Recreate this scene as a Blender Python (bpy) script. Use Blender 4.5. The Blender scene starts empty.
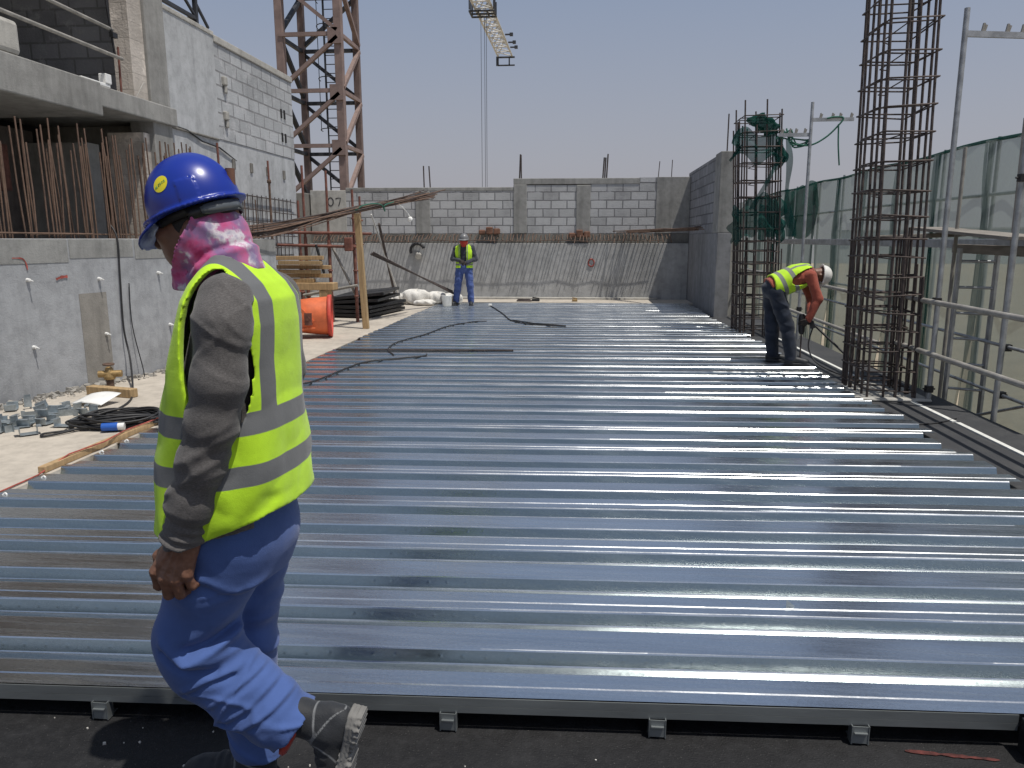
import bpy, math, random
import numpy as np
from mathutils import Vector, Matrix
R = math.radians
rnd = random.Random(7)
C = bpy.context.scene.collection
SC = bpy.context.scene

# ------------------------------------------------------------------ materials
def _nt(name):
    m = bpy.data.materials.new(name); m.use_nodes = True
    nt = m.node_tree; b = nt.nodes['Principled BSDF']
    return m, nt, b
def N(nt, t, **kw):
    n = nt.nodes.new(t)
    for k, v in kw.items():
        if k.startswith('i_'): n.inputs[k[2:].replace('_', ' ')].default_value = v
        else: setattr(n, k, v)
    return n
def L(nt, a, b): nt.links.new(a, b)
def c4(c): return (c[0], c[1], c[2], 1.0)
def coords(nt, scale=(1, 1, 1), loc=(0, 0, 0), rot=(0, 0, 0)):
    tc = N(nt, 'ShaderNodeTexCoord'); mp = N(nt, 'ShaderNodeMapping')
    mp.inputs['Scale'].default_value = scale; mp.inputs['Location'].default_value = loc; mp.inputs['Rotation'].default_value = rot
    L(nt, tc.outputs['Object'], mp.inputs['Vector']); return mp.outputs['Vector']
def noise(nt, vec, scale, detail=5, rough=.6):
    n = N(nt, 'ShaderNodeTexNoise'); n.inputs['Scale'].default_value = scale
    n.inputs['Detail'].default_value = detail; n.inputs['Roughness'].default_value = rough
    L(nt, vec, n.inputs['Vector']); return n.outputs['Fac']
def ramp(nt, fac, stops):
    r = N(nt, 'ShaderNodeValToRGB'); e = r.color_ramp.elements
    while len(e) < len(stops): e.new(.5)
    for el, (p, c) in zip(e, stops):
        el.position = p; el.color = c4(c) if not isinstance(c, (int, float)) else (c, c, c, 1)
    L(nt, fac, r.inputs['Fac']); return r.outputs['Color']
def mixc(nt, fac, a, b, mode='MIX'):
    m = N(nt, 'ShaderNodeMix', data_type='RGBA', blend_type=mode)
    if isinstance(fac, (int, float)): m.inputs[0].default_value = fac
    else: L(nt, fac, m.inputs[0])
    for i, v in ((6, a), (7, b)):
        if isinstance(v, (tuple, list)): m.inputs[i].default_value = c4(v)
        else: L(nt, v, m.inputs[i])
    return m.outputs[2]
def bump(nt, b, h, strength=.3, dist=.01):
    n = N(nt, 'ShaderNodeBump'); n.inputs['Strength'].default_value = strength; n.inputs['Distance'].default_value = dist
    L(nt, h, n.inputs['Height']); L(nt, n.outputs['Normal'], b.inputs['Normal']); return n

def m_simple(name, col, rough=.7, metal=0., var=.25, scale=8., bmp=.15, bdist=.004, spec=.5, stretch=(1, 1, 1)):
    m, nt, b = _nt(name); v = coords(nt, stretch)
    f = noise(nt, v, scale); f2 = noise(nt, v, scale * 9, 3)
    dark = tuple(x * (1 - var) for x in col); lite = tuple(min(1, x * (1 + var)) for x in col)
    L(nt, ramp(nt, f, [(.3, dark), (.7, lite)]), b.inputs['Base Color'])
    b.inputs['Roughness'].default_value = rough; b.inputs['Metallic'].default_value = metal
    b.inputs['Specular IOR Level'].default_value = spec
    if bmp: bump(nt, b, f2, bmp, bdist)
    return m

def m_concrete(name, col, var=.3, stain=.5, seam=None, bmp=.35, fine=60.):
    m, nt, b = _nt(name); v = coords(nt)
    f = noise(nt, v, .9, 8, .65); f2 = noise(nt, v, 6., 6, .7); f3 = noise(nt, v, fine, 4)
    c = ramp(nt, f, [(.28, tuple(x * (1 - var) for x in col)), (.5, col), (.75, tuple(x * (1 + var * .7) for x in col))])
    c = mixc(nt, .5, c, ramp(nt, f2, [(.25, .42), (.55, .98), (.8, 1.15)]), 'MULTIPLY')
    # vertical run stains
    vs = coords(nt, (2.6, 2.6, .22)); fs = noise(nt, vs, 1.7, 6, .7)
    c = mixc(nt, stain, c, ramp(nt, fs, [(.3, .45), (.55, 1.), (.8, 1.12)]), 'MULTIPLY')
    L(nt, c, b.inputs['Base Color']); b.inputs['Roughness'].default_value = .92
    b.inputs['Specular IOR Level'].default_value = .25
    mx = N(nt, 'ShaderNodeMath', operation='ADD'); L(nt, f2, mx.inputs[0]); L(nt, f3, mx.inputs[1])
    bump(nt, b, mx.outputs[0], bmp, .012)
    return m

def m_block(name, axis='X', block=(.42, .76, .77), mortar=(.22, .22, .22), base=(.42, .42, .42), bw=.42, bh=.22, ms=.016, off=(0, 0, 0)):
    """block masonry: brick pattern laid on the wall's own plane"""
    m, nt, b = _nt(name)
    tc = N(nt, 'ShaderNodeTexCoord'); sp = N(nt, 'ShaderNodeSeparateXYZ'); cb = N(nt, 'ShaderNodeCombineXYZ')
    L(nt, tc.outputs['Object'], sp.inputs[0])
    L(nt, sp.outputs['X' if axis == 'X' else 'Y'], cb.inputs['X']); L(nt, sp.outputs['Z'], cb.inputs['Y'])
    mp = N(nt, 'ShaderNodeMapping'); mp.inputs['Location'].default_value = off; L(nt, cb.outputs[0], mp.inputs['Vector'])
    wob = N(nt, 'ShaderNodeTexNoise'); wob.inputs['Scale'].default_value = 3.; wob.inputs['Detail'].default_value = 3
    L(nt, tc.outputs['Object'], wob.inputs['Vector'])
    va = N(nt, 'ShaderNodeVectorMath', operation='MULTIPLY_ADD'); va.inputs[1].default_value = (.022, .022, 0)
    L(nt, wob.outputs['Color'], va.inputs[0]); L(nt, mp.outputs[0], va.inputs[2])
    br = N(nt, 'ShaderNodeTexBrick'); br.inputs['Scale'].default_value = 1
    br.inputs['Brick Width'].default_value = bw; br.inputs['Row Height'].default_value = bh
    br.inputs['Mortar Size'].default_value = ms; br.inputs['Mortar Smooth'].default_value = .25; br.inputs['Bias'].default_value = -.2
    br.inputs['Color1'].default_value = c4(base); br.inputs['Color2'].default_value = c4(tuple(x * .74 for x in base))
    br.inputs['Mortar'].default_value = c4(mortar)
    L(nt, va.outputs[0], br.inputs['Vector'])
    v = coords(nt); f = noise(nt, v, 1.3, 7, .7); f2 = noise(nt, v, 30, 4)
    # smeared mortar patches
    sm = ramp(nt, noise(nt, v, 2.6, 5, .7), [(.56, 0.), (.66, .75)])
    c = mixc(nt, sm, br.outputs['Color'], tuple(x * 1.9 for x in mortar))
    c = mixc(nt, .8, c, ramp(nt, f, [(.25, .55), (.5, 1.), (.75, 1.12)]), 'MULTIPLY')
    L(nt, c, b.inputs['Base Color']); b.inputs['Roughness'].default_value = .93; b.inputs['Specular IOR Level'].default_value = .2
    h = N(nt, 'ShaderNodeMath', operation='MULTIPLY_ADD'); L(nt, br.outputs['Fac'], h.inputs[0]); h.inputs[1].default_value = -1.; L(nt, f2, h.inputs[2])
    bump(nt, b, h.outputs[0], .6, .015)
    return m

def m_cloth(name, col, band=None, fine=260., rough=.9, folds=.25, var=.12, crease=None, marl=0.):
    m, nt, b = _nt(name); v = coords(nt)
    f = noise(nt, v, 9, 5); f2 = noise(nt, v, fine, 2)
    c = ramp(nt, f, [(.3, tuple(x * (1 - var) for x in col)), (.7, tuple(min(1, x * (1 + var)) for x in col))])
    b.inputs['Roughness'].default_value = rough; b.inputs['Specular IOR Level'].default_value = .25
    b.inputs['Sheen Weight'].default_value = .15
    if band is not None:
        at = N(nt, 'ShaderNodeAttribute', attribute_name='band')
        gt = N(nt, 'ShaderNodeMapRange'); gt.inputs[1].default_value = -.0012; gt.inputs[2].default_value = .0012
        L(nt, at.outputs['Fac'], gt.inputs[0])
        c = mixc(nt, gt.outputs[0], c, band)
    L(nt, c, b.inputs['Base Color'])
    mx = N(nt, 'ShaderNodeMath', operation='MULTIPLY_ADD'); L(nt, noise(nt, v, 26, 3), mx.inputs[0]); mx.inputs[1].default_value = 2.; L(nt, f2, mx.inputs[2])
    bn = bump(nt, b, mx.outputs[0], folds, .004)
    if marl:
        c2 = mixc(nt, marl, c, ramp(nt, noise(nt, coords(nt, (1, 1, 3.5)), 150, 3, .8), [(.36, .35), (.5, 1.), (.64, 1.9)]), 'MULTIPLY'); L(nt, c2, b.inputs['Base Color'])
    if crease:
        vv = coords(nt, crease[1], (0, 0, 0), crease[2] if len(crease) > 2 else (0, 0, 0)); rn = N(nt, 'ShaderNodeTexNoise', noise_type='RIDGED_MULTIFRACTAL'); rn.inputs['Scale'].default_value = crease[0]; rn.inputs['Detail'].default_value = 2.; rn.inputs['Distortion'].default_value = .4
        L(nt, vv, rn.inputs['Vector']); b2 = N(nt, 'ShaderNodeBump'); b2.inputs['Strength'].default_value = crease[3] if len(crease) > 3 else .5; b2.inputs['Distance'].default_value = .012
        L(nt, rn.outputs[0], b2.inputs['Height']); L(nt, b2.outputs[0], bn.inputs['Normal'])
    return m

M = {}
M['conc_wall'] = m_concrete('retaining wall concrete', (.36, .37, .385), .2, .35)
M['conc_patch'] = m_concrete('patched concrete', (.28, .265, .24), .25, .4)
M['conc_grey'] = m_concrete('grey concrete', (.30, .295, .28), .28, .5)
M['conc_pale'] = m_concrete('pale concrete', (.44, .425, .39), .22, .4)
M['conc_plaster'] = m_concrete('dashed render', (.46, .47, .48), .16, .35)
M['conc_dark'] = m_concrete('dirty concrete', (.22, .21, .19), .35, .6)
M['conc_back'] = m_concrete('board marked concrete', (.42, .42, .415), .2, .45)
M['conc_floor'] = m_concrete('dusty screed', (.47, .425, .365), .2, .15, bmp=.3)
M['block_back'] = m_block('back wall blocks', 'X', base=(.46, .46, .46), mortar=(.2, .2, .205), bw=.43, bh=.222, ms=.017)
M['block_side'] = m_block('return wall blocks', 'Y', base=(.27, .27, .28), mortar=(.14, .14, .145), bw=.43, bh=.222, ms=.017)  # shadow on the sunless return wall put into darker block colours
M['block_house'] = m_block('house blocks', 'Y', base=(.44, .45, .46), mortar=(.25, .25, .255), bw=.42, bh=.215, ms=.017)
M['block_room'] = m_block('room blocks', 'X', base=(.30, .30, .31), mortar=(.2, .2, .2), bw=.42, bh=.215)
M['block_pier'] = m_block('pier blocks', 'X', base=(.52, .47, .42), mortar=(.42, .38, .34), bw=.42, bh=.215, ms=.006)
M['rust'] = m_simple('rusty rebar', (.115, .072, .052), .85, .0, .45, 14, .4)
M['rust_dark'] = m_simple('dark rebar', (.062, .047, .043), .8, .0, .5, 14, .4)
M['rust_tan'] = m_simple('dusty rebar', (.145, .092, .066), .9, 0, .35, 9, .3)
M['prop_red'] = m_simple('red oxide prop', (.16, .062, .045), .7, 0, .45, 10, .3)
M['crane_brown'] = m_simple('faded crane paint', (.225, .16, .14), .6, 0, .25, 3, .1)
M['crane_dark'] = m_simple('crane paint darker', (.15, .105, .092), .65, 0, .3, 3, .1)  # darker copy of the crane brown, used on the far legs
M['crane_black'] = m_simple('black angle iron', (.03, .032, .038), .6, 0, .3, 3, .1)
M['white_steel'] = m_simple('white crane steel', (.58, .57, .54), .6, 0, .3, 1.5, .1)
M['tube'] = m_simple('galvanised tube', (.36, .37, .38), .5, .6, .3, 9, .2)
M['tube_dusty'] = m_simple('dusty tube', (.30, .285, .26), .7, .3, .3, 7, .3)
M['plank'] = m_simple('weathered plank', (.22, .20, .175), .85, 0, .35, 12, .3, stretch=(1, .15, 1))
M['timber'] = m_simple('pale timber', (.40, .27, .14), .8, 0, .3, 9, .3, stretch=(3, 3, .3))
M['timber_post'] = m_simple('yellow timber post', (.36, .25, .13), .8, 0, .3, 9, .4, stretch=(4, 4, .3))
M['orange'] = m_simple('orange paint', (.66, .15, .055), .5, 0, .25, 5, .15)
M['orange_in'] = m_simple('red oxide paint', (.5, .06, .04), .6, 0, .3, 5, .15)
M['black_paint'] = m_simple('black painted steel', (.022, .022, .024), .45, .2, .3, 6, .1)
M['black_rubber'] = m_simple('cable rubber', (.018, .018, .02), .55, 0, .2, 20, .1)
M['blue_plug'] = m_simple('blue plastic', (.02, .10, .42), .4, 0, .1, 10, 0)
M['white_plastic'] = m_simple('white plastic', (.74, .74, .72), .45, 0, .1, 9, .05)
M['sack'] = m_simple('white woven sack', (.66, .64, .6), .85, 0, .16, 7, .5, .02)
M['brass'] = m_simple('dull brass', (.34, .23, .1), .5, .5, .3, 30, .2)
M['green_rope'] = m_simple('green rope', (.03, .12, .085), .85, 0, .3, 30, .4)
M['white_rope'] = m_simple('white line', (.66, .66, .62), .8, 0, .15, 20, .2)
M['red_paint'] = m_simple('red spray paint', (.30, .065, .05), .8, 0, .5, 16, .1)
M['red_faint'] = m_simple('worn red paint', (.075, .018, .015), .85, 0, .8, 24, .2)
M['galv_box'] = m_simple('galvanised clip', (.40, .45, .48), .42, .8, .3, 16, .15)
M['sand'] = m_concrete('desert sand', (.33, .28, .205), .16, 0., bmp=.2, fine=3.)
M['gravel'] = m_concrete('grey gravel plain', (.17, .175, .17), .4, 0., bmp=.2, fine=2.)
M['far_pale'] = m_simple('far pale wall', (.5, .49, .47), .9, 0, .1, .2, 0)
M['conc_shade'] = m_concrete('shaded wall concrete', (.25, .25, .255), .25, .5)  # grey lowered to carry the shade on the return wall
M['recess'] = m_concrete('shade toned recess concrete', (.16, .14, .128), .3, .5)  # shade of the recess put into a dark warm concrete colour
M['conc_top'] = m_concrete('rough wall top', (.285, .285, .275), .25, .5)
M['clay'] = m_simple('dull clay', (.17, .085, .055), .9, 0, .45, 9, .4)
M['grit'] = m_simple('pale grit', (.52, .5, .46), .9, 0, .3, 12, .2)
M['rubble'] = m_concrete('rubble', (.30, .285, .26), .3, 0.)
M['marker'] = m_simple('black marker paint', (.035, .035, .04), .9, 0, .2, 20, 0)
M['void'] = m_simple('dark interior', (.02, .02, .022), .95, 0, .3, 2, 0)  # near black colour standing in for shade inside openings and gaps

def m_bitumen(name, col, dust, spd=.0):
    m, nt, b = _nt(name); v = coords(nt)
    f = noise(nt, v, 1.6, 8, .7); f2 = noise(nt, v, 22, 6, .75); f3 = noise(nt, v, 140, 3)
    c = mixc(nt, ramp(nt, f, [(.48, 0.), (.72, .6)]), col, dust)
    c = mixc(nt, ramp(nt, f2, [(.5, 0.), (.75, .45)]), c, tuple(x * 1.4 for x in dust))
    c = mixc(nt, ramp(nt, f3, [(.66, 0.), (.72, .5)]), c, (.2, .19, .18))
    L(nt, c, b.inputs['Base Color'])
    L(nt, ramp(nt, f2, [(.3, .55), (.7, .9)]), b.inputs['Roughness'])
    mx = N(nt, 'ShaderNodeMath', operation='ADD'); L(nt, f2, mx.inputs[0]); L(nt, f3, mx.inputs[1])
    bump(nt, b, mx.outputs[0], .35, .012)
    return m
M['bitumen'] = m_bitumen('bitumen membrane', (.004, .004, .005), (.026, .026, .028))
M['bitumen_grey'] = m_bitumen('dusty bitumen strip', (.035, .036, .039), (.075, .074, .073))

def m_deck(name, web=False, tint=(1, 1, 1), seed=0.):
    m, nt, b = _nt(name)
    v = coords(nt, (1, 1, 1), (seed, seed * 1.7, 0)); vs = coords(nt, (.55, 9, 1), (seed, seed, 0)); vl = coords(nt, (1.1, 26, 4), (seed * 2, seed, 0))
    f = noise(nt, v, 1.1, 5, .6); fs = noise(nt, vs, 1.0, 6, .7); fl = noise(nt, vl, 1., 6, .75); ff = noise(nt, v, 70, 2)
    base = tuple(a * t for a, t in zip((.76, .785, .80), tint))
    c = mixc(nt, .55, base, ramp(nt, fs, [(.3, .68), (.55, 1.), (.8, 1.1)]), 'MULTIPLY')
    # greyer tone in broad patches, broken up in streaks along the sheet
    bl = N(nt, 'ShaderNodeMath', operation='MULTIPLY')
    L(nt, ramp(nt, f, [(.55, 0.), (.75, 1.)]), bl.inputs[0]); L(nt, ramp(nt, fl, [(.42, 0.), (.62, .6)]), bl.inputs[1])
    c = mixc(nt, bl.outputs[0], c, (.44, .46, .48))
    c = mixc(nt, .35, c, ramp(nt, ff, [(.3, .8), (.7, 1.1)]), 'MULTIPLY')
    L(nt, c, b.inputs['Base Color']); b.inputs['Metallic'].default_value = 1.
    L(nt, ramp(nt, fl, [(.3, .16), (.5, .25), (.75, .38)]), b.inputs['Roughness'])
    if web:
        tc = N(nt, 'ShaderNodeTexCoord'); sp = N(nt, 'ShaderNodeSeparateXYZ'); L(nt, tc.outputs['Object'], sp.inputs[0])
        # pressed dimples along the web
        fx = N(nt, 'ShaderNodeMath', operation='PINGPONG'); fx.inputs[1].default_value = .045; L(nt, sp.outputs['X'], fx.inputs[0])
        gx = N(nt, 'ShaderNodeMapRange'); gx.inputs[1].default_value = .0; gx.inputs[2].default_value = .011; gx.inputs[3].default_value = 1; gx.inputs[4].default_value = 0
        L(nt, fx.outputs[0], gx.inputs[0])
        zz = N(nt, 'ShaderNodeMath', operation='ADD'); L(nt, sp.outputs['Z'], zz.inputs[0]); zz.inputs[1].default_value = .027
        az = N(nt, 'ShaderNodeMath', operation='ABSOLUTE'); L(nt, zz.outputs[0], az.inputs[0])
        gz = N(nt, 'ShaderNodeMapRange'); gz.inputs[1].default_value = .0; gz.inputs[2].default_value = .010; gz.inputs[3].default_value = 1; gz.inputs[4].default_value = 0
        L(nt, az.outputs[0], gz.inputs[0])
        mu = N(nt, 'ShaderNodeMath', operation='MULTIPLY'); L(nt, gx.outputs[0], mu.inputs[0]); L(nt, gz.outputs[0], mu.inputs[1])
        bump(nt, b, mu.outputs[0], .12, .004)
    else:
        ad = N(nt, 'ShaderNodeMath', operation='MULTIPLY_ADD'); L(nt, fl, ad.inputs[0]); ad.inputs[1].default_value = .6; L(nt, ff, ad.inputs[2])
        bump(nt, b, ad.outputs[0], .09, .004)
    return m
M['deck'] = m_deck('galvanised deck'); M['deck_b'] = m_deck('galvanised deck duller', False, (.93, .93, .94), 3.3); M['deck_web'] = m_deck('galvanised deck web', True, (.50, .55, .54))  # web copy: dim sky reflection put into a darker tint
M['deck_trim'] = m_simple('galvanised edge trim', (.25, .27, .275), .5, .7, .22, 3, .1, stretch=(.6, 3, 3))

def m_net(name, col, alpha, scale=1.):
    m, nt, b = _nt(name); out = nt.nodes['Material Output']
    v = coords(nt); f = noise(nt, v, 2.2, 5)
    d = N(nt, 'ShaderNodeBsdfDiffuse'); tl = N(nt, 'ShaderNodeBsdfTranslucent'); tr = N(nt, 'ShaderNodeBsdfTransparent')
    c = ramp(nt, f, [(.3, tuple(x * .8 for x in col)), (.7, tuple(x * 1.15 for x in col))])
    L(nt, c, d.inputs['Color']); L(nt, c, tl.inputs['Color'])
    a = N(nt, 'ShaderNodeMixShader'); a.inputs[0].default_value = .5; L(nt, d.outputs[0], a.inputs[1]); L(nt, tl.outputs[0], a.inputs[2])
    tr.inputs['Color'].default_value = (.9, .96, .94, 1)
    e = N(nt, 'ShaderNodeMixShader'); L(nt, ramp(nt, f, [(.3, alpha - .06), (.7, alpha + .06)]), e.inputs[0])
    L(nt, tr.outputs[0], e.inputs[1]); L(nt, a.outputs[0], e.inputs[2]); L(nt, e.outputs[0], out.inputs['Surface'])
    nt.nodes.remove(b); return m
M['net_pale'] = m_net('pale green debris net', (.225, .265, .255), .70)
M['net_dark'] = m_net('dark green net', (.022, .085, .07), .80)
M['net_mid'] = m_net('teal green net', (.02, .085, .075), .72)

M['shirt_grey'] = m_cloth('grey marl jersey', (.098, .092, .090), None, 420, crease=(9., (1, 1, 2.2), (0, .5, 0), .25), marl=.38)
M['vest_fg'] = m_cloth('hi-vis mesh fabric', (.46, .74, .025), (.13, .135, .14), 500, .8, crease=(4., (1, 1, .5), (0, 0, 0), .22))
M['vest_far'] = m_cloth('hi-vis fabric', (.46, .74, .03), (.20, .21, .19), 300, .8)
M['blue_twill'] = m_cloth('blue work twill', (.060, .108, .29), None, 380, .85, crease=(5., (1, 1, 1.6), (0, -.6, 0), .4))
M['blue_jean'] = m_cloth('blue trousers', (.06, .095, .26), None, 200, .85)
M['navy'] = m_cloth('navy work trousers', (.017, .023, .038), None, 200, .85, .4, .3)
M['slate_shirt'] = m_cloth('slate shirt', (.045, .048, .062), None, 200)
M['rust_shirt'] = m_cloth('brick red shirt', (.30, .075, .05), None, 200)
M['red_scarf'] = m_cloth('red face scarf', (.40, .045, .03), None, 200)
M['skin'] = m_simple('brown skin', (.17, .082, .052), .5, 0, .18, 30, .25, .002)
M['hair'] = m_simple('black hair', (.012, .011, .011), .6, 0, .3, 60, .4)
M['glove'] = m_simple('dark work glove', (.035, .028, .025), .85, 0, .3, 30, .3)
M['boot_black'] = m_simple('black boot leather', (.022, .024, .028), .55, 0, .4, 14, .25)
M['boot_trim'] = m_simple('grey boot trim', (.12, .125, .13), .7, 0, .2, 14, .2)
M['boot_sole'] = m_simple('pale rubber sole', (.185, .18, .17), .85, 0, .2, 10, .3)
M['helmet_blue'] = m_simple('blue helmet plastic', (.010, .030, .27), .30, 0, .06, 5, 0)
M['helmet_grey'] = m_simple('grey helmet plastic', (.16, .16, .165), .35, 0, .1, 5, 0)
M['helmet_white'] = m_simple('white helmet plastic', (.72, .71, .68), .35, 0, .08, 5, 0)
M['sticker'] = m_simple('yellow sticker', (.72, .62, .02), .5, 0, .05, 5, 0)
M['sticker_ink'] = m_simple('green sticker ink', (.06, .33, .14), .5, 0, .05, 5, 0)
M['lens'] = m_simple('smoke lens', (.09, .1, .11), .2, 0, .1, 5, 0)
M['eye'] = m_simple('eye white', (.5, .48, .45), .3, 0, .1, 5, 0)
def m_tiedye(name):
    m, nt, b = _nt(name); v = coords(nt, (1, 1, 1.0)); f = noise(nt, v, 13., 4, .6)
    v2 = coords(nt, (1, 1, 1), (3, 1, 2)); f2 = noise(nt, v2, 14., 3, .6)
    c = ramp(nt, f, [(.36, (.36, .022, .12)), (.46, (.48, .08, .22)), (.54, (.40, .12, .27)), (.60, (.58, .55, .58)), (.69, (.24, .17, .32))])
    c = mixc(nt, ramp(nt, f2, [(.48, 0.), (.62, .8)]), c, (.16, .12, .26))
    L(nt, c, b.inputs['Base Color']); b.inputs['Roughness'].default_value = .85; b.inputs['Sheen Weight'].default_value = .2
    bump(nt, b, noise(nt, v, 300, 2), .15, .002); return m
M['tiedye'] = m_tiedye('pink tie dyed cotton')

# ------------------------------------------------------------------ mesh building
def empty(name, loc, label=None, cat=None, group=None):
    o = bpy.data.objects.new(name, None); o.empty_display_size = .1; C.objects.link(o); o.location = loc
    tag(o, label, cat, group); return o
def tag(o, label=None, cat=None, group=None, kind=None):
    if label: o['label'] = label
    if cat: o['category'] = cat
    if group: o['group'] = group
    if kind: o['kind'] = kind
    return o
class MB:
    def __init__(s): s.v = []; s.f = []; s.mi = []; s.sm = []
    def add(s, vs, fs, mi=0, smooth=False):
        k = len(s.v); s.v += [tuple(v) for v in vs]; s.f += [tuple(i + k for i in f) for f in fs]
        s.mi += [mi] * len(fs); s.sm += [smooth] * len(fs); return s
    def box(s, x0, x1, y0, y1, z0, z1, mi=0, mat=None):
        vs = [(x, y, z) for x in (x0, x1) for y in (y0, y1) for z in (z0, z1)]
        if mat: vs = [mat @ Vector(v) for v in vs]
        return s.add(vs, [(0, 1, 3, 2), (4, 6, 7, 5), (0, 4, 5, 1), (2, 3, 7, 6), (0, 2, 6, 4), (1, 5, 7, 3)], mi)
    def bar(s, p, q, w, h=None, mi=0, up=(0, 0, 1)):
        """rectangular bar from p to q, w across and h along 'up'"""
        p, q = Vector(p), Vector(q); h = h or w; d = (q - p).normalized(); u = Vector(up)
        if abs(d.dot(u)) > .97: u = Vector((1, 0, 0))
        a = d.cross(u).normalized(); b = a.cross(d)
        vs = [e + a * (sx * w / 2) + b * (sy * h / 2) for e in (p, q) for sx, sy in ((-1, -1), (1, -1), (1, 1), (-1, 1))]
        return s.add(vs, [(0, 3, 2, 1), (4, 5, 6, 7), (0, 1, 5, 4), (1, 2, 6, 5), (2, 3, 7, 6), (3, 0, 4, 7)], mi)
    def tube(s, pts, r, n=8, mi=0, closed=False, cap=True):
        pts = [Vector(p) for p in pts]; m = len(pts); rs = r if isinstance(r, (list, tuple)) else [r] * m
        vs = []; prev = None
        for i, p in enumerate(pts):
            if closed: d = pts[(i + 1) % m] - pts[i - 1]
            else: d = pts[min(i + 1, m - 1)] - pts[max(i - 1, 0)]
            d.normalize()
            if prev is None:
                a = d.orthogonal().normalized()
            else:
                a = prev - d * prev.dot(d)
                a = a.normalized() if a.length > 1e-6 else d.orthogonal().normalized()
            prev = a; b = d.cross(a)
            vs += [p + (a * math.cos(t) + b * math.sin(t)) * rs[i] for t in [2 * math.pi * k / n for k in range(n)]]
        fs = []
        for i in range(m if closed else m - 1):
            j = (i + 1) % m
            fs += [(i * n + k, i * n + (k + 1) % n, j * n + (k + 1) % n, j * n + k) for k in range(n)]
        s.add(vs, fs, mi, True)
        if cap and not closed:
            s.add(vs[:n], [tuple(range(n))[::-1]], mi); s.add(vs[-n:], [tuple(range(n))], mi)
        return s
    def lathe(s, prof, c=(0, 0, 0), n=24, mi=0, mat=None):
        vs = []
        for r, z in prof:
            vs += [Vector((r * math.cos(2 * math.pi * k / n), r * math.sin(2 * math.pi * k / n), z)) for k in range(n)]
        if mat: vs = [mat @ v for v in vs]
        vs = [v + Vector(c) for v in vs]
        fs = [(i * n + k, i * n + (k + 1) % n, (i + 1) * n + (k + 1) % n, (i + 1) * n + k) for i in range(len(prof) - 1) for k in range(n)]
        return s.add(vs, fs, mi, True)
    def poly(s, pts, mi=0): return s.add(pts, [tuple(range(len(pts)))], mi)
    def build(s, name, mat, parent=None, origin=None, bevel=0., kind=None, solid=0.):
        V = np.array([tuple(v) for v in s.v], dtype=float)
        lo, hi = V.min(0), V.max(0)
        o0 = np.array(origin, float) if origin is not None else np.array([(lo[0] + hi[0]) / 2, (lo[1] + hi[1]) / 2, lo[2]])
        me = bpy.data.meshes.new(name); me.from_pydata((V - o0).tolist(), [], s.f)
        mats = mat if isinstance(mat, (list, tuple)) else [mat]
        for m in mats: me.materials.append(m)
        me.polygons.foreach_set('material_index', s.mi); me.polygons.foreach_set('use_smooth', s.sm); me.update()
        ob = bpy.data.objects.new(name, me); C.objects.link(ob)
        loc = Vector(o0)
        if parent is not None:
            ob.parent = parent; q = parent
            while q is not None: loc = loc - q.location; q = q.parent
        ob.location = loc
        if bevel:
            bm_ = ob.modifiers.new('bevel', 'BEVEL'); bm_.width = bevel; bm_.segments = 2; bm_.limit_method = 'ANGLE'
        if solid:
            sm_ = ob.modifiers.new('solid', 'SOLIDIFY'); sm_.thickness = solid
        if kind: ob['kind'] = kind
        return ob
def smoothpath(pts, sub=8):
    P = [Vector(p) for p in pts]; out = []
    for i in range(len(P) - 1):
        p0 = P[max(i - 1, 0)]; p1 = P[i]; p2 = P[i + 1]; p3 = P[min(i + 2, len(P) - 1)]
        for k in range(sub):
            t = k / sub
            out.append(.5 * ((2 * p1) + (p2 - p0) * t + (2 * p0 - 5 * p1 + 4 * p2 - p3) * t * t + (3 * p1 - p0 - 3 * p2 + p3) * t ** 3))
    out.append(P[-1]); return out
def sheetgrid(fn, nu, nv):
    vs = [fn(i / nu, j / nv) for j in range(nv + 1) for i in range(nu + 1)]
    fs = [(j * (nu + 1) + i, j * (nu + 1) + i + 1, (j + 1) * (nu + 1) + i + 1, (j + 1) * (nu + 1) + i) for j in range(nv) for i in range(nu)]
    return vs, fs
def copy_tree(o, parent=None):
    c = o.copy(); C.objects.link(c); c.parent = parent
    for ch in list(o.children): copy_tree(ch, c)
    return c


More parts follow.
